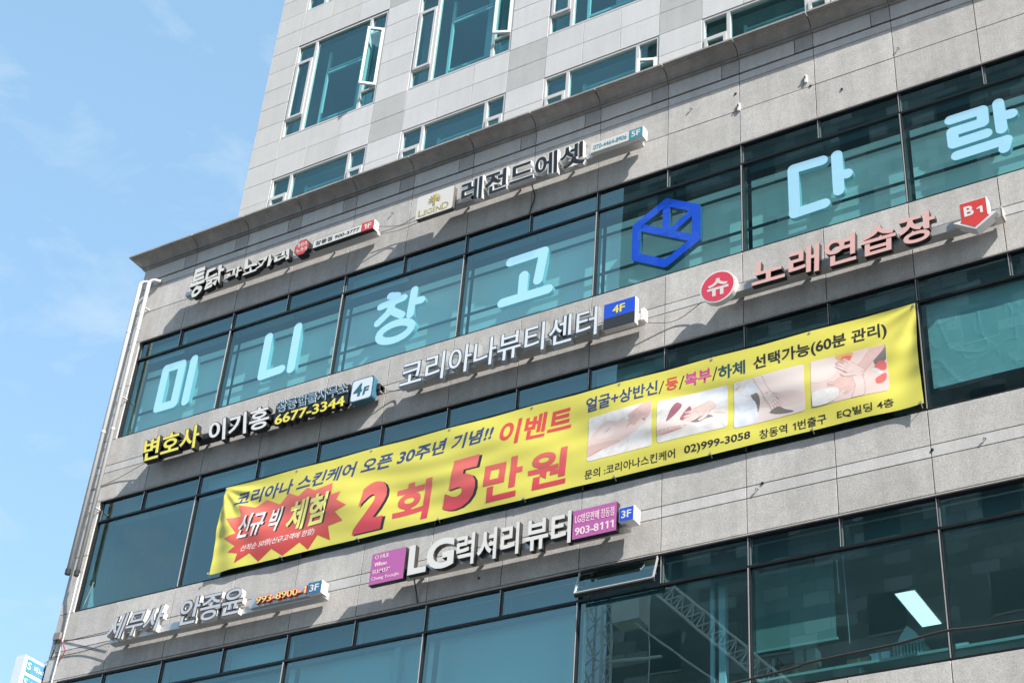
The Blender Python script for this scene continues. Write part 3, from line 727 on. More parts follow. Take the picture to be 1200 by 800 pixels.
# 9 -- blade sign at the lower left corner
S = thing('projecting_sign', 'white box sign with blue strips sticking out at the lower left corner', 'sign', (-1.62, -0.1, 12.2))
bxx = -1.52
m = MB(); m.box(bxx - 0.22, bxx, -0.46, 0.42, 11.0, 13.14, PALE); m.build('sign_box', S)
for k in range(5):
    z1 = 13.09 - 0.30 * k; z0 = z1 - 0.23
    m = MB(); m.box(bxx, bxx + 0.006, -0.38, 0.38, z0, z1, BLUE2); m.box(bxx + 0.006, bxx + 0.008, -0.38, -0.26, z0, z1, TEAL)
    st_ = m.build('sign_strip', S)
    mb = MB()
    def on_side(string, y0, y1, za, zb):
        vs_all = []; cur = 0; parts_ = []
        for ch in string:
            if ch != ' ':
                vs, fs, ns = glyph(ch, 0.015); parts_.append((cur, vs, fs))
            cur += adv(ch)
        ax = min(v[0] + c_ for c_, vs, fs in parts_ for v in vs); bx_ = max(v[0] + c_ for c_, vs, fs in parts_ for v in vs)
        az = min(v[1] for c_, vs, fs in parts_ for v in vs); bz = max(v[1] for c_, vs, fs in parts_ for v in vs)
        for c_, vs, fs in parts_:
            n = len(mb.v)
            for v in vs: mb.v.append((bxx + 0.010, y0 + (v[0] + c_ - ax) / (bx_ - ax) * (y1 - y0), za + (v[1] - az) / (bz - az) * (zb - za)))
            i_ = mb.mslot(WHITE)
            for f_ in fs: mb.f.append(tuple(n + q for q in f_)); mb.mi.append(i_)
    on_side('S', -0.36, -0.28, z0 + 0.05, z1 - 0.05); on_side(('비뇨의학과' if k % 2 == 0 else '피부과의원'), -0.20, 0.32, z0 + 0.06, z1 - 0.06)
    mb.build('lettering', st_)
m = MB(); m.tube([(bxx - 0.1, 0.0, 13.09), (bxx - 0.1, 0.0, 13.16), (-1.40, 0.02, 13.2)], 0.02, RAIL, 6); m.tube([(bxx - 0.1, 0.2, 13.09), (-1.42, 0.25, 13.45)], 0.012, BLACK, 6)
for q in range(4): m.box(bxx, -1.451, -0.05 + 0.1 * q - .2, 0.0 + 0.1 * q - .2, 11.4 + 0.02 * q, 11.45 + 0.02 * q, RAIL) if False else None
m.box(bxx, -1.452, 0.1, 0.16, 12.6, 12.66, RAIL); m.box(bxx, -1.452, 0.1, 0.16, 11.3, 11.36, RAIL); m.build('bracket', S)

# ================================================================== BANNER
BX0, BX1, BZ0, BZ1 = 2.195, 14.86, 14.11, 15.83
def bwarp(x, z):
    u = (x - BX0) / (BX1 - BX0); v = (z - BZ0) / (BZ1 - BZ0)
    e = math.sin(math.pi * min(max(v, 0), 1))
    y = -0.026 * e * math.sin(2 * math.pi * u * 4.5 + 1.0 + v * 1.3) - 0.012 * e * math.sin(x * 3.1 + z * 5.0)
    y += 0.005 * math.sin(z * 17 + math.sin(x * 1.1) * 2.5) * e * (0.4 + 0.6 * math.sin(x * 0.7) ** 2)
    dl = x - BX0; dz_ = BZ1 - z                      # fans of folds from the two top corners
    f = math.exp(-dl * 1.1); an = math.atan2(dz_, dl + 0.05)
    y += 0.020 * f * math.sin(an * 14) * min(1, math.hypot(dl, dz_) * 2)
    dr = BX1 - x; f2 = math.exp(-dr * 1.6); an2 = math.atan2(dz_, dr + 0.05)
    y += 0.024 * f2 * math.sin(an2 * 11) * min(1, math.hypot(dr, dz_) * 2)
    tie = min(abs(((u * 8) % 1) - 0.5), 0.5) * 2      # slack between the ties
    y += 0.008 * (1 - tie) * (abs(v - 0.5) * 2) ** 4
    return y
YB = -0.17
BN = mat('yellow_vinyl_banner', (0.68, 0.62, 0.105), 0.5)
BN.node_tree.nodes['Principled BSDF'].inputs['Transmission Weight'].default_value = 0.0
S = thing('banner', 'long yellow vinyl banner with red and navy lettering stretched across the fourth-floor windows', 'banner', (8.5, -0.1, 14.1))
m = MB(); nx, nzv = 400, 52
i_ = m.mslot(BN)
for j in range(nzv + 1):
    for i in range(nx + 1):
        u, v = i / nx, j / nzv
        x = BX0 + (BX1 - BX0) * u; z = BZ0 + (BZ1 - BZ0) * v
        z += (-0.016 if v > .5 else 0.016) * abs(v - .5) * 2 * (1 - abs(((u * 8) % 1) - 0.5) * 2) * 0.8
        if u < 0.02: x += 0.012 * math.sin(v * 9)
        x += (0.03 * math.sin(math.pi * v) * (-(u ** 30)))
        m.v.append((x, YB + bwarp(x, z), z))
for j in range(nzv):
    for i in range(nx):
        a = j * (nx + 1) + i; m.f.append((a, a + 1, a + nx + 2, a + nx + 1)); m.mi.append(i_)
bo = m.build('banner_sheet', S, smooth=True)
NAVY = mat('navy_print', (0.035, 0.06, 0.20), 0.5); BLKP = mat('black_print', (0.02, 0.02, 0.022), 0.5); SLATE = mat('dark_slate_print', (0.02, 0.07, 0.10), 0.5)
MAG = mat('magenta_print', (0.60, 0.07, 0.30), 0.5); WHP = mat('white_print', (0.82, 0.80, 0.76), 0.5); YP = mat('pale_yellow_print', (0.85, 0.80, 0.22), 0.5)
def grad(name, c0, c1, z0, z1):
    m_ = mat(name, c0, 0.5); g_ = N(m_, 'ShaderNodeNewGeometry'); sx = N(m_, 'ShaderNodeSeparateXYZ'); r_ = N(m_, 'ShaderNodeMapRange')
    r_.inputs['From Min'].default_value = z0; r_.inputs['From Max'].default_value = z1; q = N(m_, 'ShaderNodeMix', data_type='RGBA')
    q.inputs['A'].default_value = (*c1, 1); q.inputs['B'].default_value = (*c0, 1); L = m_.node_tree.links
    L.new(g_.outputs['Position'], sx.inputs[0]); L.new(sx.outputs['Z'], r_.inputs['Value']); L.new(r_.outputs[0], q.inputs['Factor']); L.new(q.outputs['Result'], m_.node_tree.nodes['Principled BSDF'].inputs['Base Color'])
    return m_
REDP = mat('red_print', (0.66, 0.07, 0.065), 0.5)
STARP = grad('red_burst_print', (0.74, 0.16, 0.12), (0.50, 0.05, 0.04), 14.3, 15.2)
def bt(s, box, m_, off=0.015, ital=0.0, layer=1, name='printed_words'):
    return text(s, box, YB - 0.0014 - 0.0006 * layer, 0, m_, m_, S, name, off=off, split=False, ital=ital, warp=bwarp)
bt('코리아나 스킨케어 오픈 30주년 기념!!', (2.47, 5.38, 15.365, 15.65, 0.0), NAVY, 0.024, 0.06)
bt('이벤트', (7.93, 1.36, 15.185, 15.65, 0.0), REDP, 0.028, 0.05)
def flat(pts, m_, layer, name):
    mb = MB(); mb.poly([(a, YB - 0.0014 - 0.0006 * layer, b) for a, b in pts], m_)
    bm = bmesh.new(); me = mb.mesh(name); bm.from_mesh(me); bpy.data.meshes.remove(me)
    bmesh.ops.triangulate(bm, faces=bm.faces)
    for _ in range(6):
        es = [e for e in bm.edges if e.calc_length() > 0.055]
        if not es: break
        bmesh.ops.subdivide_edges(bm, edges=es, cuts=1); bmesh.ops.triangulate(bm, faces=bm.faces)
    for v in bm.verts: v.co.y += bwarp(v.co.x, v.co.z)
    bmesh.ops.recalc_face_normals(bm, faces=bm.faces)
    for f_ in bm.faces: f_.smooth = True
    me = bpy.data.meshes.new(name); me.materials.append(m_); bm.to_mesh(me); bm.free()
    return link(name, me, S)
star = [(2.605, 15.373), (2.959, 15.269), (3.2, 15.362), (3.511, 15.204), (3.687, 15.374), (3.916, 15.256), (4.1, 15.381), (4.277, 15.275), (4.651, 15.332), (4.666, 15.099), (4.864, 15.114), (4.799, 14.964), (5.022, 14.81), (4.791, 14.741), (4.978, 14.536), (4.676, 14.504), (4.757, 14.225), (4.474, 14.387), (4.318, 14.141), (4.106, 14.327), (3.786, 14.114 + .02), (3.517, 14.333), (3.261, 14.144), (3.029, 14.357), (2.733, 14.215), (2.765, 14.393), (2.538, 14.462), (2.684, 14.555), (2.402, 14.762), (2.652, 14.811), (2.524, 14.966), (2.39, 15.145), (2.702, 15.137)]
flat(star, STARP, 1, 'printed_starburst')
bt('신규 빅', (2.66 + .02, 0.96, 14.665, 15.135, 0.0), BLKP, 0.03, 0.09, 1.5); bt('신규 빅', (2.64, 0.96, 14.685, 15.155, 0.0), WHP, 0.02, 0.09, 2.5)
bt('체험', (3.71 + .02, 0.92, 14.58, 15.165, 0.0), BLKP, 0.03, 0.09, 1.5); bt('체험', (3.69, 0.92, 14.60, 15.185, 0.0), YP, 0.025, 0.09, 2.5)
bt('선착순 50명(신규고객에 한함)', (2.80, 1.60, 14.405, 14.545, 0.0), WHP, 0.006, 0.03, 2.5)
REDG = grad('red_number_print', (0.70, 0.15, 0.12), (0.58, 0.05, 0.07), 14.3, 15.0)
bt('2', (5.215 + .03, 0.70, 14.185, 15.125, 0.0), BLKP, 0.055, 0.12, 1); bt('2', (5.21, 0.68, 14.21, 15.15, 0.0), REDG, 0.055, 0.12, 2)
bt('회', (5.97, 0.74, 14.205, 14.955, 0.0), REDG, 0.03, 0.03, 2)
bt('5', (6.955 + .03, 0.71, 14.205, 15.13, 0.0), BLKP, 0.055, 0.10, 1); bt('5', (6.95, 0.69, 14.23, 15.155, 0.0), REDG, 0.055, 0.10, 2)
bt('만', (7.71, 0.73, 14.21, 14.945, 0.0), REDG, 0.03, 0.03, 2); bt('원', (8.51, 0.73, 14.235, 14.905, 0.0), REDG, 0.03, 0.03, 2)
bt('얼굴+상반신', (9.52, 1.25, 15.42, 15.685, 0.0), NAVY, 0.02)
for x_ in (10.79, 11.13, 11.68): bt('/', (x_, 0.09, 15.41, 15.64, 0.0), BLKP, 0.02, 0.03)
bt('등', (10.905, 0.21, 15.43, 15.66, 0.0), REDP, 0.024); bt('복부', (11.225, 0.44, 15.415, 15.66, 0.0), MAG, 0.024); bt('하체', (11.78, 0.44, 15.385, 15.635, 0.0), SLATE, 0.024)
bt('선택가능(60분 관리)', (12.35, 2.06, 15.365, 15.645, 0.0), BLKP, 0.024)
bt('문의 :코리아나스킨케어', (9.55, 1.53, 14.205, 14.365, 0.0), BLKP, 0.012); bt('02)999-3058', (11.23, 1.05, 14.198, 14.367, 0.0), BLKP, 0.02)
bt('창동역 1번출구', (12.42, 1.03, 14.175, 14.335, 0.0), BLKP, 0.012); bt('EQ빌딩 4층', (13.61, 0.82, 14.19, 14.335, 0.0), BLKP, 0.012)

def photo_mat(name, c1, c2, c3, sc, seed):
    m_ = mat(name, c1, 0.5); L = m_.node_tree.links; g_ = N(m_, 'ShaderNodeNewGeometry'); n_ = N(m_, 'ShaderNodeTexNoise', Scale=sc, Detail=2.0, Distortion=1.6)
    mp_ = N(m_, 'ShaderNodeMapping'); mp_.inputs['Location'].default_value = (seed, 0, seed * 2); r_ = N(m_, 'ShaderNodeValToRGB')
    r_.color_ramp.elements[0].color = (*c2, 1); r_.color_ramp.elements[0].position = 0.36; r_.color_ramp.elements[1].color = (*c1, 1); r_.color_ramp.elements[1].position = 0.5
    e = r_.color_ramp.elements.new(0.68); e.color = (*c3, 1)
    L.new(g_.outputs['Position'], mp_.inputs[0]); L.new(mp_.outputs[0], n_.inputs['Vector']); L.new(n_.outputs['Fac'], r_.inputs[0]); L.new(r_.outputs[0], m_.node_tree.nodes['Principled BSDF'].inputs['Base Color'])
    return m_
TOWEL = photo_mat('printed_towel', (0.74, 0.71, 0.68), (0.66, 0.62, 0.60), (0.80, 0.78, 0.76), 3.5, 1.3)
SKIN = photo_mat('printed_skin', (0.74, 0.60, 0.57), (0.66, 0.45, 0.45), (0.78, 0.70, 0.66), 4.0, 4.1)
SKIN2 = photo_mat('printed_deep_skin', (0.68, 0.46, 0.43), (0.55, 0.28, 0.28), (0.74, 0.58, 0.54), 5.0, 7.7)
PD = mat('printed_shadow', (0.20, 0.17, 0.16), 0.6); PR = mat('printed_maroon', (0.34, 0.13, 0.17), 0.6); PRS = mat('printed_rose_line', (0.62, 0.22, 0.24), 0.6); PF = mat('printed_petal', (0.70, 0.16, 0.14), 0.6)
PBL = photo_mat('printed_cool_towel', (0.70, 0.73, 0.78), (0.62, 0.66, 0.72), (0.80, 0.80, 0.82), 3.0, 2.2); PO = mat('printed_orange', (0.72, 0.42, 0.12), 0.6)
def smooth_poly(pts, k=4):
    out = []; n = len(pts)
    for i in range(n):
        p0, p1, p2, p3 = [Vector(pts[(i + d) % n]) for d in (-1, 0, 1, 2)]
        for j in range(k):
            t = j / k; out.append(tuple(0.5 * ((2 * p1) + (-p0 + p2) * t + (2 * p0 - 5 * p1 + 4 * p2 - p3) * t * t + (-p0 + 3 * p1 - 3 * p2 + p3) * t ** 3)))
    return out
def picture(box, bgm, shapes):
    step = 0.12
    x0, w_, z0, z1, sh = box; h = z1 - z0; r_ = 0.05; pts = []
    for cx_, cz_, a0 in ((x0 + w_ - r_, z0 + r_, -90), (x0 + w_ - r_, z1 - r_, 0), (x0 + r_, z1 - r_, 90), (x0 + r_, z0 + r_, 180)):
        for k in range(5): pts.append((cx_ + r_ * math.cos(R(a0 + 22.5 * k)), cz_ + r_ * math.sin(R(a0 + 22.5 * k))))
    flat(pts, bgm, 1.4, 'printed_photo')
    for i, (m_, pl) in enumerate(shapes):
        pl = smooth_poly(pl, 3) if len(pl) > 3 else pl
        flat([(x0 + w_ * min(max(a, 0.004), 0.996), z0 + h * min(max(b, 0.004), 0.996)) for a, b in pl], m_, 1.9 + step * i, 'photo_shape')
def stroke(x0, z0, x1, z1, w_): 
    d = Vector((x1 - x0, z1 - z0)).normalized() * w_; return [(x0, z0), ((x0 + x1) / 2 + d.y, (z0 + z1) / 2 - d.x), (x1, z1), ((x0 + x1) / 2 - d.y * .4, (z0 + z1) / 2 + d.x * .4)]
PRE = mat('printed_skin_contour', (0.60, 0.38, 0.36), 0.5); SK0 = mat('printed_pale_skin', (0.74, 0.58, 0.53), 0.5); SK1 = mat('printed_mid_skin', (0.68, 0.47, 0.42), 0.5); SKL = mat('printed_light_skin', (0.76, 0.65, 0.60), 0.5)
def limb(path, ws, m_, edge=None, g=0.009):
    """a tapering limb or finger as a closed outline, with a darker contour under it"""
    P_ = [Vector(p) for p in path]; out = []
    def side(sg, gr):
        r_ = []
        for i, p in enumerate(P_):
            d = (P_[min(i + 1, len(P_) - 1)] - P_[max(i - 1, 0)]).normalized(); r_.append((p.x - d.y * (ws[i] + gr) * sg, p.y + d.x * (ws[i] + gr) * sg * 1.4))
        return r_
    res = []
    if edge: res.append((edge, side(-1, g) + side(1, g)[::-1]))
    res.append((m_, side(-1, 0) + side(1, 0)[::-1]))
    return res
def hand(px, py, ang, sc, m_, edge, spread=0.16, curl=0.0, n=4):
    """palm at px,py pointing along ang, four fingers of unequal length and a thumb leaving its side"""
    c_, s_ = math.cos(ang), math.sin(ang); T = lambda u, v: (px + sc * (u * c_ - v * s_), py + sc * (u * s_ + v * c_) * 1.4)
    r_ = limb([T(-.5, 0), T(0, 0), T(.45, 0)], [.20 * sc, .26 * sc, .24 * sc], m_, edge)
    r_ += limb([T(-.15, .2), T(.15, .42), T(.42, .46)], [.09 * sc, .075 * sc, .045 * sc], m_, edge, .008)
    for k, L_ in zip(range(n), (.62, .72, .66, .50)):
        v0 = .18 - .125 * k; a_ = spread * (1.2 - .8 * k)
        r_ += limb([T(.30, v0), T(.30 + L_ * .5, v0 + a_ * .3), T(.30 + L_ * (1 - curl * .3), v0 + a_ * .4 - curl * .25)], [.062 * sc, .058 * sc, .040 * sc], m_, edge, .007)
    return r_
picture((9.572, 1.12, 14.515, 15.31, 0), TOWEL,
    [(SK0, [(0.0, 0.10), (0.0, 0.46), (0.12, 0.70), (0.30, 0.82), (0.46, 0.74), (0.56, 0.78), (0.66, 0.66), (0.88, 0.66), (0.92, 0.58), (0.74, 0.40), (0.50, 0.26), (0.24, 0.20)]),
     (SKL, [(0.12, 0.52), (0.24, 0.72), (0.36, 0.72), (0.44, 0.58), (0.32, 0.44)]), (SK1, [(0.0, 0.10), (0.0, 0.34), (0.20, 0.36), (0.46, 0.34), (0.50, 0.27), (0.24, 0.20)])]
    + [(PRS, stroke(0.24, 0.56, 0.36, 0.66, 0.012)), (PRS, stroke(0.60, 0.52, 0.66, 0.64, 0.012))] + hand(0.90, 0.88, R(215), 0.30, SK1, PRE) + [(PD, stroke(0.86, 0.66, 0.91, 0.58, 0.008)), (PRS, stroke(0.0, 0.12, 0.28, 0.24, 0.010))])
picture((10.78, 1.14, 14.53, 15.275, 0), TOWEL,
    [(PBL, [(0.55, 0.99), (0.62, 0.78), (0.85, 0.60), (0.99, 0.66), (0.99, 0.99)]),
     (SKL, [(0.0, 0.16), (0.0, 0.46), (0.16, 0.50), (0.34, 0.62), (0.50, 0.74), (0.66, 0.60), (0.80, 0.46), (0.99, 0.40), (0.99, 0.30), (0.60, 0.34), (0.36, 0.20)]), (SK1, [(0.0, 0.16), (0.0, 0.28), (0.30, 0.28), (0.44, 0.26), (0.30, 0.18)]),
     (PR, [(0.14, 0.44), (0.18, 0.66), (0.27, 0.86), (0.36, 0.76), (0.28, 0.60)]), (PR, [(0.33, 0.44), (0.40, 0.60), (0.47, 0.70), (0.49, 0.58), (0.45, 0.42), (0.38, 0.38)]),
     (PD, [(0.48, 0.32), (0.60, 0.40), (0.70, 0.42), (0.80, 0.34), (0.70, 0.32), (0.60, 0.26)])]
    + hand(0.66, 0.56, R(205), 0.30, SK0, PRE, curl=0.3) + [(PRS, stroke(0.02, 0.17, 0.40, 0.22, 0.008)), (PRS, stroke(0.80, 0.44, 0.98, 0.36, 0.008))])
picture((12.02, 1.13, 14.47, 15.27, 0), SKL,
    [(TOWEL, [(0.0, 0.99), (0.0, 0.70), (0.20, 0.80), (0.30, 0.99)]), (SK0, [(0.34, 0.36), (0.52, 0.52), (0.80, 0.50), (0.99, 0.36), (0.99, 0.20), (0.70, 0.20), (0.46, 0.30)]),
     (PD, [(0.24, 0.66), (0.34, 0.64), (0.37, 0.44), (0.33, 0.22), (0.30, 0.44)]), (PBL, [(0.0, 0.02), (0.0, 0.66), (0.16, 0.66), (0.30, 0.48), (0.33, 0.22), (0.28, 0.04)]), (PBL, [(0.12, 0.76), (0.22, 0.88), (0.36, 0.82), (0.32, 0.66), (0.16, 0.66)])]
    + limb([(0.34, 1.02), (0.42, 0.74), (0.50, 0.52)], [.05, .045, .04], SKL, PRE) + hand(0.52, 0.46, R(300), 0.22, SKL, PRE) + [(PD, [(0.50, 0.16), (0.62, 0.24), (0.72, 0.14), (0.84, 0.05), (0.66, 0.07)]), (PRS, stroke(0.02, 0.84, 0.10, 0.90, 0.008))])
picture((13.25, 1.135, 14.48, 15.27, 0), SK0,
    [(PD, [(0.82, 0.98), (0.84, 0.60), (0.99, 0.66), (0.99, 0.99)]), (PO, [(0.34, 0.99), (0.40, 0.86), (0.54, 0.86), (0.56, 0.99)]), (PF, [(0.38, 0.88), (0.44, 0.94), (0.54, 0.92), (0.52, 0.82), (0.42, 0.80)]),
     (PF, [(0.82, 0.52), (0.90, 0.66), (0.98, 0.60), (0.97, 0.44)]), (TOWEL, [(0.80, 0.50), (0.84, 0.54), (0.93, 0.42), (0.89, 0.38)]), (PF, [(0.84, 0.30), (0.97, 0.38), (0.96, 0.22), (0.86, 0.18)]), (SKL, [(0.0, 0.55), (0.0, 0.99), (0.30, 0.95), (0.36, 0.70), (0.2, 0.5)])]
    + limb([(0.92, 1.02), (0.74, 0.72), (0.60, 0.52)], [.075, .065, .06], SK1, PRE) + hand(0.50, 0.42, R(205), 0.34, SK1, PRE, spread=0.1, curl=0.5)
    + limb([(0.60, -0.02), (0.64, 0.24), (0.60, 0.46)], [.07, .055, .05], SK0, PRE) + hand(0.56, 0.62, R(140), 0.26, SK0, PRE, spread=0.12)
    + [(TOWEL, [(0.0, 0.02), (0.0, 0.28), (0.18, 0.34), (0.36, 0.26), (0.30, 0.04)])])
# hung close to the mullions
for o_ in list(S.children):
    me = o_.data
    for v in me.vertices: v.co.x = v.co.x * 1.00326 - 0.0661; v.co.z = v.co.z * 1.00326 - 0.0052; v.co.y += 0.10
# eyelets and ties
for k in range(9):
    x = BX0 + 0.03 + (BX1 - BX0 - 0.06) * k / 8
    for z, up in ((BZ1 - 0.03, 1), (BZ0 + 0.03, -1)):
        y = YB + bwarp(x, z) + 0.10
        x = x * 1.00326 - 0.0661; z = z * 1.00326 - 0.0052
        m = MB(); m.prism(discs(x, z, 0.02, 0.02, 10), y - 0.008, y - 0.002, ALU, ALU); m.tube([(x, y - 0.005, z), (x, -0.005, z + 0.05 * up)], 0.006, WHITE, 5); m.build('eyelet_tie', S)

# ================================================================== PIPES, CONDUIT, CABLES
def pipe(x, zt, zb, lab, yy=-0.15):
    S = thing('wall_pipe', lab, 'pipe', (x, yy, zb), 'white pipes down the left corner')
    m = MB(); m.tube([(x, yy, zb + 0.07), (x, yy, zt - 0.1)] + [(x + 0.16 * (1 - math.cos(a)) * 0.6, yy + 0.10 * (1 - math.cos(a)) * .6, zt - 0.1 + 0.1 * math.sin(a)) for a in (0.5, 1.0, 1.57)] + [(x + 0.20, yy + 0.12, zt - 0.03)], 0.042, PIPE, 12); m.build('pipe_run', S, smooth=True)
    m = MB(); m.tube([(x, yy, zb), (x, yy, zb + 0.10)], 0.055, BLACK, 10); m.build('end_fitting', S)
    m = MB()
    for z in (17.9, 20.3): m.tube([(x, yy, z), (x, yy, z + 0.05)], 0.05, ALU, 10)
    m.build('pipe_joint', S)
    for z in (16.2, 18.7, 20.9):
        m = MB(); m.tube([(x, yy, z), (x + 0.02, 0.01, z)], 0.016, PIPE, 6); m.build('wall_bracket', S)
pipe(-1.33, 21.62, 14.83, 'outer of two white pipes running down the left corner, against the sky')
pipe(-1.08, 21.58, 14.75, 'inner of two white pipes running down the left corner, in front of the stone')
m = MB(); m.tube([(-1.04, -0.13, 14.80), (-1.12, -0.06, 14.2), (-1.16, -0.03, 13.3), (-1.20, -0.03, 12.0), (-1.20, -0.03, 0.2)], 0.014, PIPE, 8)
tag(m.build('conduit', smooth=True), 'thin white conduit dropping below the two pipes to the projecting sign', 'conduit')
def cable(pts, r_, m_, lab, name='cable'):
    P_ = [Vector(p) for p in pts]; out = []
    for i in range(len(P_) - 1):
        p0, p1, p2, p3 = P_[max(i - 1, 0)], P_[i], P_[i + 1], P_[min(i + 2, len(P_) - 1)]
        for j in range(8):
            t = j / 8; out.append(0.5 * ((2 * p1) + (-p0 + p2) * t + (2 * p0 - 5 * p1 + 4 * p2 - p3) * t * t + (-p0 + 3 * p1 - 3 * p2 + p3) * t ** 3))
    out.append(P_[-1]); m = MB(); m.tube(out, r_, m_, 6)
    return tag(m.build(name, smooth=True), lab, 'cable', 'cables strung along the facade')
cable([(8.11, -0.06, 20.74), (8.18, -0.02, 20.45), (8.13, -0.02, 20.2), (8.08, 0.0, 20.09)], 0.012, CABLE, 'black cable hanging from the black-lettered sign to the fifth-floor window head')
cable([(4.86, -0.2, 20.83), (5.3, -0.12, 20.76), (5.8, -0.2, 20.79)], 0.007, GCABLE, 'thin cable sagging between the 1F tab and the phoenix logo box')
cable([(4.86, -0.1, 20.72), (5.3, -0.08, 20.68), (5.8, -0.1, 20.70)], 0.006, GCABLE, 'lower thin cable between the brush-letter sign and the phoenix logo box')
cable([(5.44, -0.13, 17.0), (5.7, -0.05, 16.97), (5.94, -0.1, 16.95)], 0.008, GCABLE, 'short cable joining the rounded 4F plate to the steel letters')
cable([(10.55, -0.1, 16.86), (11.0, -0.03, 16.80), (11.5, -0.1, 16.96)], 0.007, GCABLE, 'slack cable between the blue 4F box and the round red badge')
cable([(-1.45, -0.01, 16.72), (-0.8, -0.02, 16.80), (0.05, -0.1, 16.95)], 0.007, GCABLE, 'thin cable from the left corner to the yellow-lettered sign')
cable([(-1.42, -0.01, 13.62), (-0.9, -0.02, 13.50), (0.25, -0.1, 13.42)], 0.008, CABLE, 'upper cable from the left corner to the slanted white sign')
cable([(-1.42, -0.01, 13.25), (-0.6, -0.02, 13.22), (0.25, -0.1, 13.24)], 0.007, CABLE, 'lower cable from the left corner to the slanted white sign')
cable([(6.62, -0.2, 13.10), (6.58, -0.05, 12.95), (6.60, -0.015, 12.78)], 0.012, CABLE, 'black cable dropping behind the large L below the purple box')
cable([(-10, -2, 8.6), (6, -2, 9.15), (12.8, -2, 9.60), (13.8, -2, 9.70), (14.83, -2, 9.745), (15.43, -2, 9.80), (16.3, -2, 9.76), (22, -2, 9.6), (45, -2, 9.2)], 0.016, CABLE, 'black overhead cable slung in front of the third-floor glass', 'overhead_cable')
m = MB(); m.box(-1.36, -1.20, -0.09, -0.005, 13.55, 13.68, GCABLE); m.tube([(-1.3, -0.05, 13.55), (-1.28, -0.06, 13.35), (-1.34, -0.04, 13.2)], 0.012, BLACK, 6); m.tube([(-1.22, -0.05, 13.6), (-1.0, -0.05, 13.3), (-1.08, -0.04, 13.15)], 0.010, mat('red_wire', (0.25, 0.03, 0.08), 0.5), 6)
tag(m.build('junction_box'), 'small grey junction box with loose wires at the lower left corner', 'junction box')

# ================================================================== THINGS SEEN THROUGH THE GLASS
def sheet_y(x, z):
    p = Vector((x * 1.1, 0, z * 0.9)); a = noise.noise(p + Vector((3, 1, 0)))
    r1 = 1 - abs(noise.noise(Vector((x * 1.7 + z * 1.2, 4, z * 1.1 - x * 0.5)))) * 2; r2 = 1 - abs(noise.noise(Vector((x * 3.1 - z * 1.9, 9, z * 2.3 + x)))) * 2
    return 0.135 + 0.012 * a - 0.0035 * max(r1, 0) ** 14 - 0.0025 * max(r2, 0) ** 16 + 0.001 * noise.noise(Vector((x * 7, 2, z * 2)))
m = MB(); i_ = m.mslot(SHEET); nx, nzv = 130, 80
for j in range(nzv + 1):
    for i in range(nx + 1):
        x = 14.93 + 3.5 * i / nx; z = 14.50 + 1.5 * j / nzv
        z2 = z + (0.03 * math.sin(x * 5) if j == nzv else 0)
        m.v.append((x, sheet_y(x, z), z2))
for j in range(nzv):
    for i in range(nx):
        a = j * (nx + 1) + i; m.f.append((a, a + 1, a + nx + 2, a + nx + 1)); m.mi.append(i_)
tag(m.build('plastic_sheet'), 'crumpled translucent plastic sheet filling the fourth-floor window right of the banner', 'plastic sheet')

BLS = thing('roller_blind', 'grey green roller blind half drawn behind the third-floor glass', 'blind', (12.5, 0.3, 12.3))
m = MB(); m.box(12.10, 13.27, 0.30, 0.306, 11.12, 12.36, mat('dim_blind_fabric', (0.20, 0.235, 0.22), 0.8))
m.build('blind_fabric', BLS)
m = MB(); m.box(12.08, 13.29, 0.29, 0.315, 11.085, 11.12, PLAS); m.build('bottom_bar', BLS)
m = MB(); m.tube([(12.09, 0.34, 12.38), (13.28, 0.34, 12.38)], 0.035, PLAS, 10); m.build('roller', BLS)
m = MB(); m.tube([(13.42, 0.30, 12.3), (13.45, 0.30, 11.0)], 0.004, ALU, 5); m.build('pull_cord', BLS)
m = MB(); m.tube([(13.33, 0.30, 12.25), (13.34, 0.30, 11.75)], 0.008, ALU, 5); m.build('tilt_wand', BLS)
CL = thing('ceiling_light', 'bright rectangular ceiling light panel lit inside the third-floor room at the right', 'light', (13.5, 3.3, 12.9))
m = MB(); m.poly([(13.30, 2.76, 12.885), (13.30, 3.96, 12.885), (13.60, 3.96, 12.885), (13.60, 2.76, 12.885)], LITE); m.build('light_panel', CL)
m = MB(); m.box(13.27, 13.63, 2.73, 3.99, 12.89, 12.93, WHITE); m.build('light_frame', CL)
m = MB(); m.box(6.15, XR - 0.35, 0.35, 4.95, 12.93, 12.96, ROOM); m.build('suspended_ceiling', B)
def cbox(x, z, w_, h, d, mt, lab, name='cardboard_box', y=0.55, cat='box'):
    m = MB(); m.box(x, x + w_, y, y + d, z, z + h, mt); m.box(x + w_ / 2 - 0.02, x + w_ / 2 + 0.02, y - 0.002, y + 0.0, z, z + h, mat('parcel_tape', (0.5, 0.38, 0.2), 0.5))
    return tag(m.build(name), lab, cat)
DK = thing('desk', 'long pale desk under the third-floor windows, loaded with boxes', 'desk', (13.5, 0.7, 10.4))
m = MB(); m.box(11.3, 16.0, 0.40, 1.1, 10.72, 10.76, PLANK); m.build('desk_top', DK)
for x in (11.35, 13.5, 15.9):
    m = MB(); m.box(x, x + 0.05, 0.45, 1.05, 10.01, 10.72, PLANK); m.build('leg', DK)
cbox(12.35, 10.765, 0.48, 0.20, 0.3, CARD, 'large brown cardboard box below the roller blind')
cbox(13.30, 10.765, 0.34, 0.13, 0.25, CARD, 'flat brown cardboard box right of the blind')
BK = thing('plastic_basket', 'grey plastic basket heaped with papers under the lit ceiling panel', 'basket', (14.15, 0.7, 10.765))
m = MB()
for k in range(9): m.box(13.96 + k * 0.045, 13.985 + k * 0.045, 0.50, 0.51, 10.77, 10.96, PLAS)
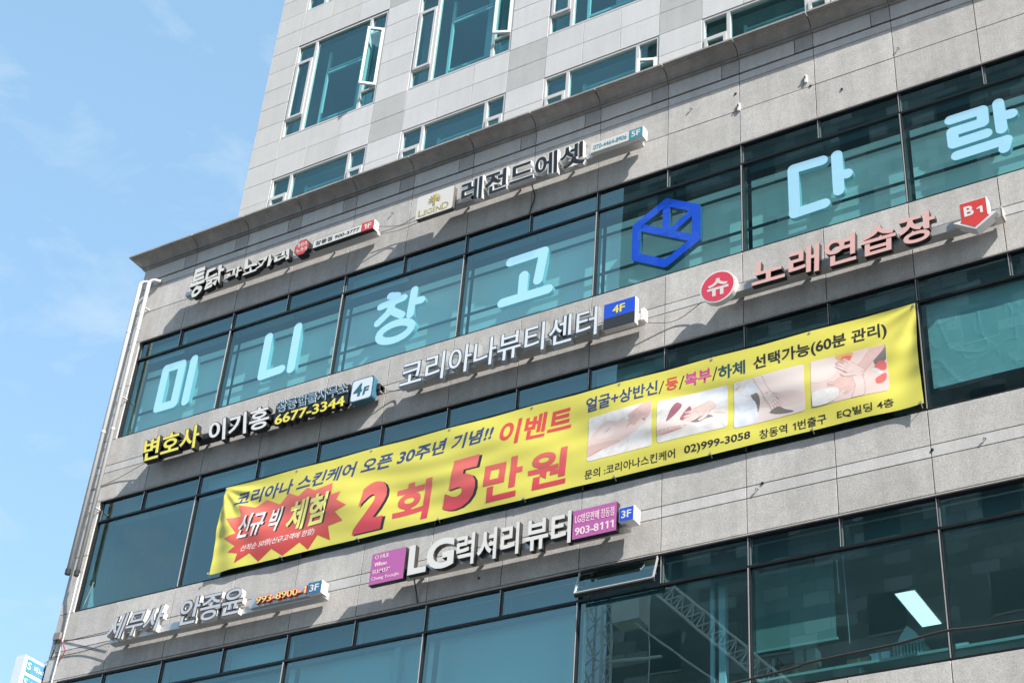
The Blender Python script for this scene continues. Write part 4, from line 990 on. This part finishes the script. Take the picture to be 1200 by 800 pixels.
m.box(13.94, 14.38, 0.495, 0.515, 10.96, 10.99, PLAS); m.box(13.94, 14.38, 0.497, 0.513, 10.765, 10.785, PLAS); m.box(13.95, 14.37, 0.52, 0.80, 10.77, 10.95, PLAS); m.build('basket_body', BK)
m = MB(); m.prism([(13.98, 10.96), (14.36, 10.96), (14.26, 11.12), (14.15, 11.24), (14.05, 11.10)], 0.55, 0.75, BLIND, BLIND); m.build('paper_heap', BK)
cbox(13.62, 10.765, 0.28, 0.16, 0.2, PBL if False else PALE, 'pale blue stack of files left of the basket', 'file_stack', cat='files')
tag(MB().box(14.75, 14.95, 0.5, 0.62, 10.765, 10.84, WHITE).build('tissue_box'), 'small white box on the desk at the far right', 'box')
cbox(12.15, 10.765, 0.16, 0.36, 0.2, ROOMD, 'dark upright carton left of the large brown box', y=0.62)
cbox(12.55, 10.967, 0.30, 0.22, 0.2, BLIND, 'grey carton stacked on the large brown box', y=0.60)
m = MB(); m.box(11.37, 11.42, 0.45, 0.50, 10.02, 12.92, PALE); m.box(11.50, 11.60, 0.45, 0.55, 10.02, 12.92, PALE)
tag(m.build('interior_post'), 'pale upright posts just inside the third-floor glass left of the blind', 'post')
# third-floor left: pale blinds behind glass
for a, b, lab in ((-1.0, 1.30, 'first pale roller blind from the left corner behind the third-floor glass'), (1.40, 4.0, 'second pale roller blind from the left corner behind the third-floor glass'), (4.10, 6.70, 'third pale roller blind behind the third-floor glass, below the purple box'), (6.80, 9.40, 'fourth pale roller blind behind the third-floor glass, below the large ivory letters')):
    m = MB(); n = 24; i_ = m.mslot(BLIND)
    for k in range(n + 1):
        x = a + (b - a) * k / n; y = 0.42 + 0.008 * math.sin(k * 0.9 + a)
        m.v += [(x, y, 10.45), (x, y, 12.3)]
    for k in range(n): m.f.append((2 * k, 2 * k + 2, 2 * k + 3, 2 * k + 1)); m.mi.append(i_)
    tag(m.build('roller_blind', smooth=True), lab, 'blind', 'pale roller blinds behind the third-floor glass')

# ================================================================== ACROSS THE STREET (seen in the glass)
def brick_mat():
    m_ = mat('dark_block_cladding', (0.06, 0.065, 0.065), 0.6); L = m_.node_tree.links
    g_ = N(m_, 'ShaderNodeNewGeometry'); sx = N(m_, 'ShaderNodeSeparateXYZ'); cx_ = N(m_, 'ShaderNodeCombineXYZ'); b_ = N(m_, 'ShaderNodeTexBrick')
    b_.inputs['Scale'].default_value = 1.0; b_.inputs['Brick Width'].default_value = 1.0; b_.inputs['Row Height'].default_value = 0.5; b_.inputs['Mortar Size'].default_value = 0.012
    b_.inputs['Bias'].default_value = -0.35
    b_.inputs['Color1'].default_value = (0.10, 0.115, 0.115, 1); b_.inputs['Color2'].default_value = (0.40, 0.43, 0.43, 1); b_.inputs['Mortar'].default_value = (0.02, 0.02, 0.02, 1)
    L.new(g_.outputs['Position'], sx.inputs[0]); L.new(sx.outputs['X'], cx_.inputs['X']); L.new(sx.outputs['Z'], cx_.inputs['Y']); L.new(cx_.outputs[0], b_.inputs['Vector'])
    L.new(b_.outputs['Color'], m_.node_tree.nodes['Principled BSDF'].inputs['Base Color'])
    return m_
BR = brick_mat()
O = thing('tower_block', 'dark block-clad high-rise across the street, seen only mirrored in the glass', 'building', (14, -40, 0))
m = MB(); m.box(-6.8, 40, -46, -30, 0, 64, BR); m.build('wall', O)
WG = mat('dark_window_glass', (0.03, 0.04, 0.045), 0.1)
wm = MB(); wm.box(0, 1.3, -0.03, 0.02, 0, 1.5, WG); wm.box(-0.05, 1.35, 0.0, 0.04, -0.08, 0, CONC); wme = wm.mesh('window')
for fl in range(4, 16):
    for q in range(8):
        link('window', wme, O, (-5.0 + q * 4.2, -29.99, fl * 3.6 + 0.8))
T_ = thing('lattice_crane', 'pale steel lattice mast with a slanting boom, mirrored in the third-floor glass', 'crane', (-1.5, -20, 0))
m = MB(); w2 = 0.28; bx_, by_ = -1.50, -20.0
for dx in (-w2, w2):
    for dy in (-w2, w2): m.tube([(bx_ + dx, by_ + dy, 0), (bx_ + dx, by_ + dy, 24.6)], 0.045, TRUSS, 6)
z = 0.0; sgn = 1
while z < 24.2:
    for dy in (-w2, w2): m.tube([(bx_ - w2 * sgn, by_ + dy, z), (bx_ + w2 * sgn, by_ + dy, z + 0.55)], 0.022, TRUSS, 5)
    for dx in (-w2, w2): m.tube([(bx_ + dx, by_ - w2 * sgn, z), (bx_ + dx, by_ + w2 * sgn, z + 0.55)], 0.022, TRUSS, 5)
    z += 0.55; sgn = -sgn
m.build('mast', T_)
def truss(a, b, h, name):
    a, b = Vector(a), Vector(b); d = (b - a); n_ = int(d.length / (h * 0.9)); up = Vector((0, 1, 0)).cross(d).normalized() * h; up = -up if up.z < 0 else up
    m = MB(); 
    for dy in (0, 0.4):
        o_ = Vector((0, dy, 0)); m.tube([a + o_, b + o_], 0.04, TRUSS, 6)
    m.tube([a + up + Vector((0, .2, 0)), b + up + Vector((0, .2, 0))], 0.045, TRUSS, 6)
    for k in range(n_):
        p = a + d * (k / n_); q = a + d * ((k + 0.5) / n_) + up + Vector((0, .2, 0)); r_ = a + d * ((k + 1) / n_)
        for dy in (0, 0.4): m.tube([p + Vector((0, dy, 0)), q], 0.02, TRUSS, 5); m.tube([q, r_ + Vector((0, dy, 0))], 0.02, TRUSS, 5)
    return m.build(name, T_)
truss((0.2, -20, 23.7), (5.2, -20, 18.6), 0.5, 'boom')
m = MB(); m.tube([(-1.3, -20, 23.6), (3.5, -20, 19.4)], 0.035, TRUSS, 6); m.tube([(-1.2, -20, 21.6), (0.6, -20, 21.5)], 0.05, TRUSS, 6); m.tube([(-1.2, -20, 24.4), (0.4, -20, 24.0)], 0.04, TRUSS, 6); m.tube([(0.2, -20, 23.7), (0.2, -20, 18)], 0.02, TRUSS, 5); m.build('brace', T_)
m = MB(); m.box(-0.9, 0.0, -20.4, -19.7, 22.7, 24.0, TRUSS); m.build('cabin', T_)

bpy.data.objects.remove(TXT_O); bpy.data.curves.remove(TXT_C)
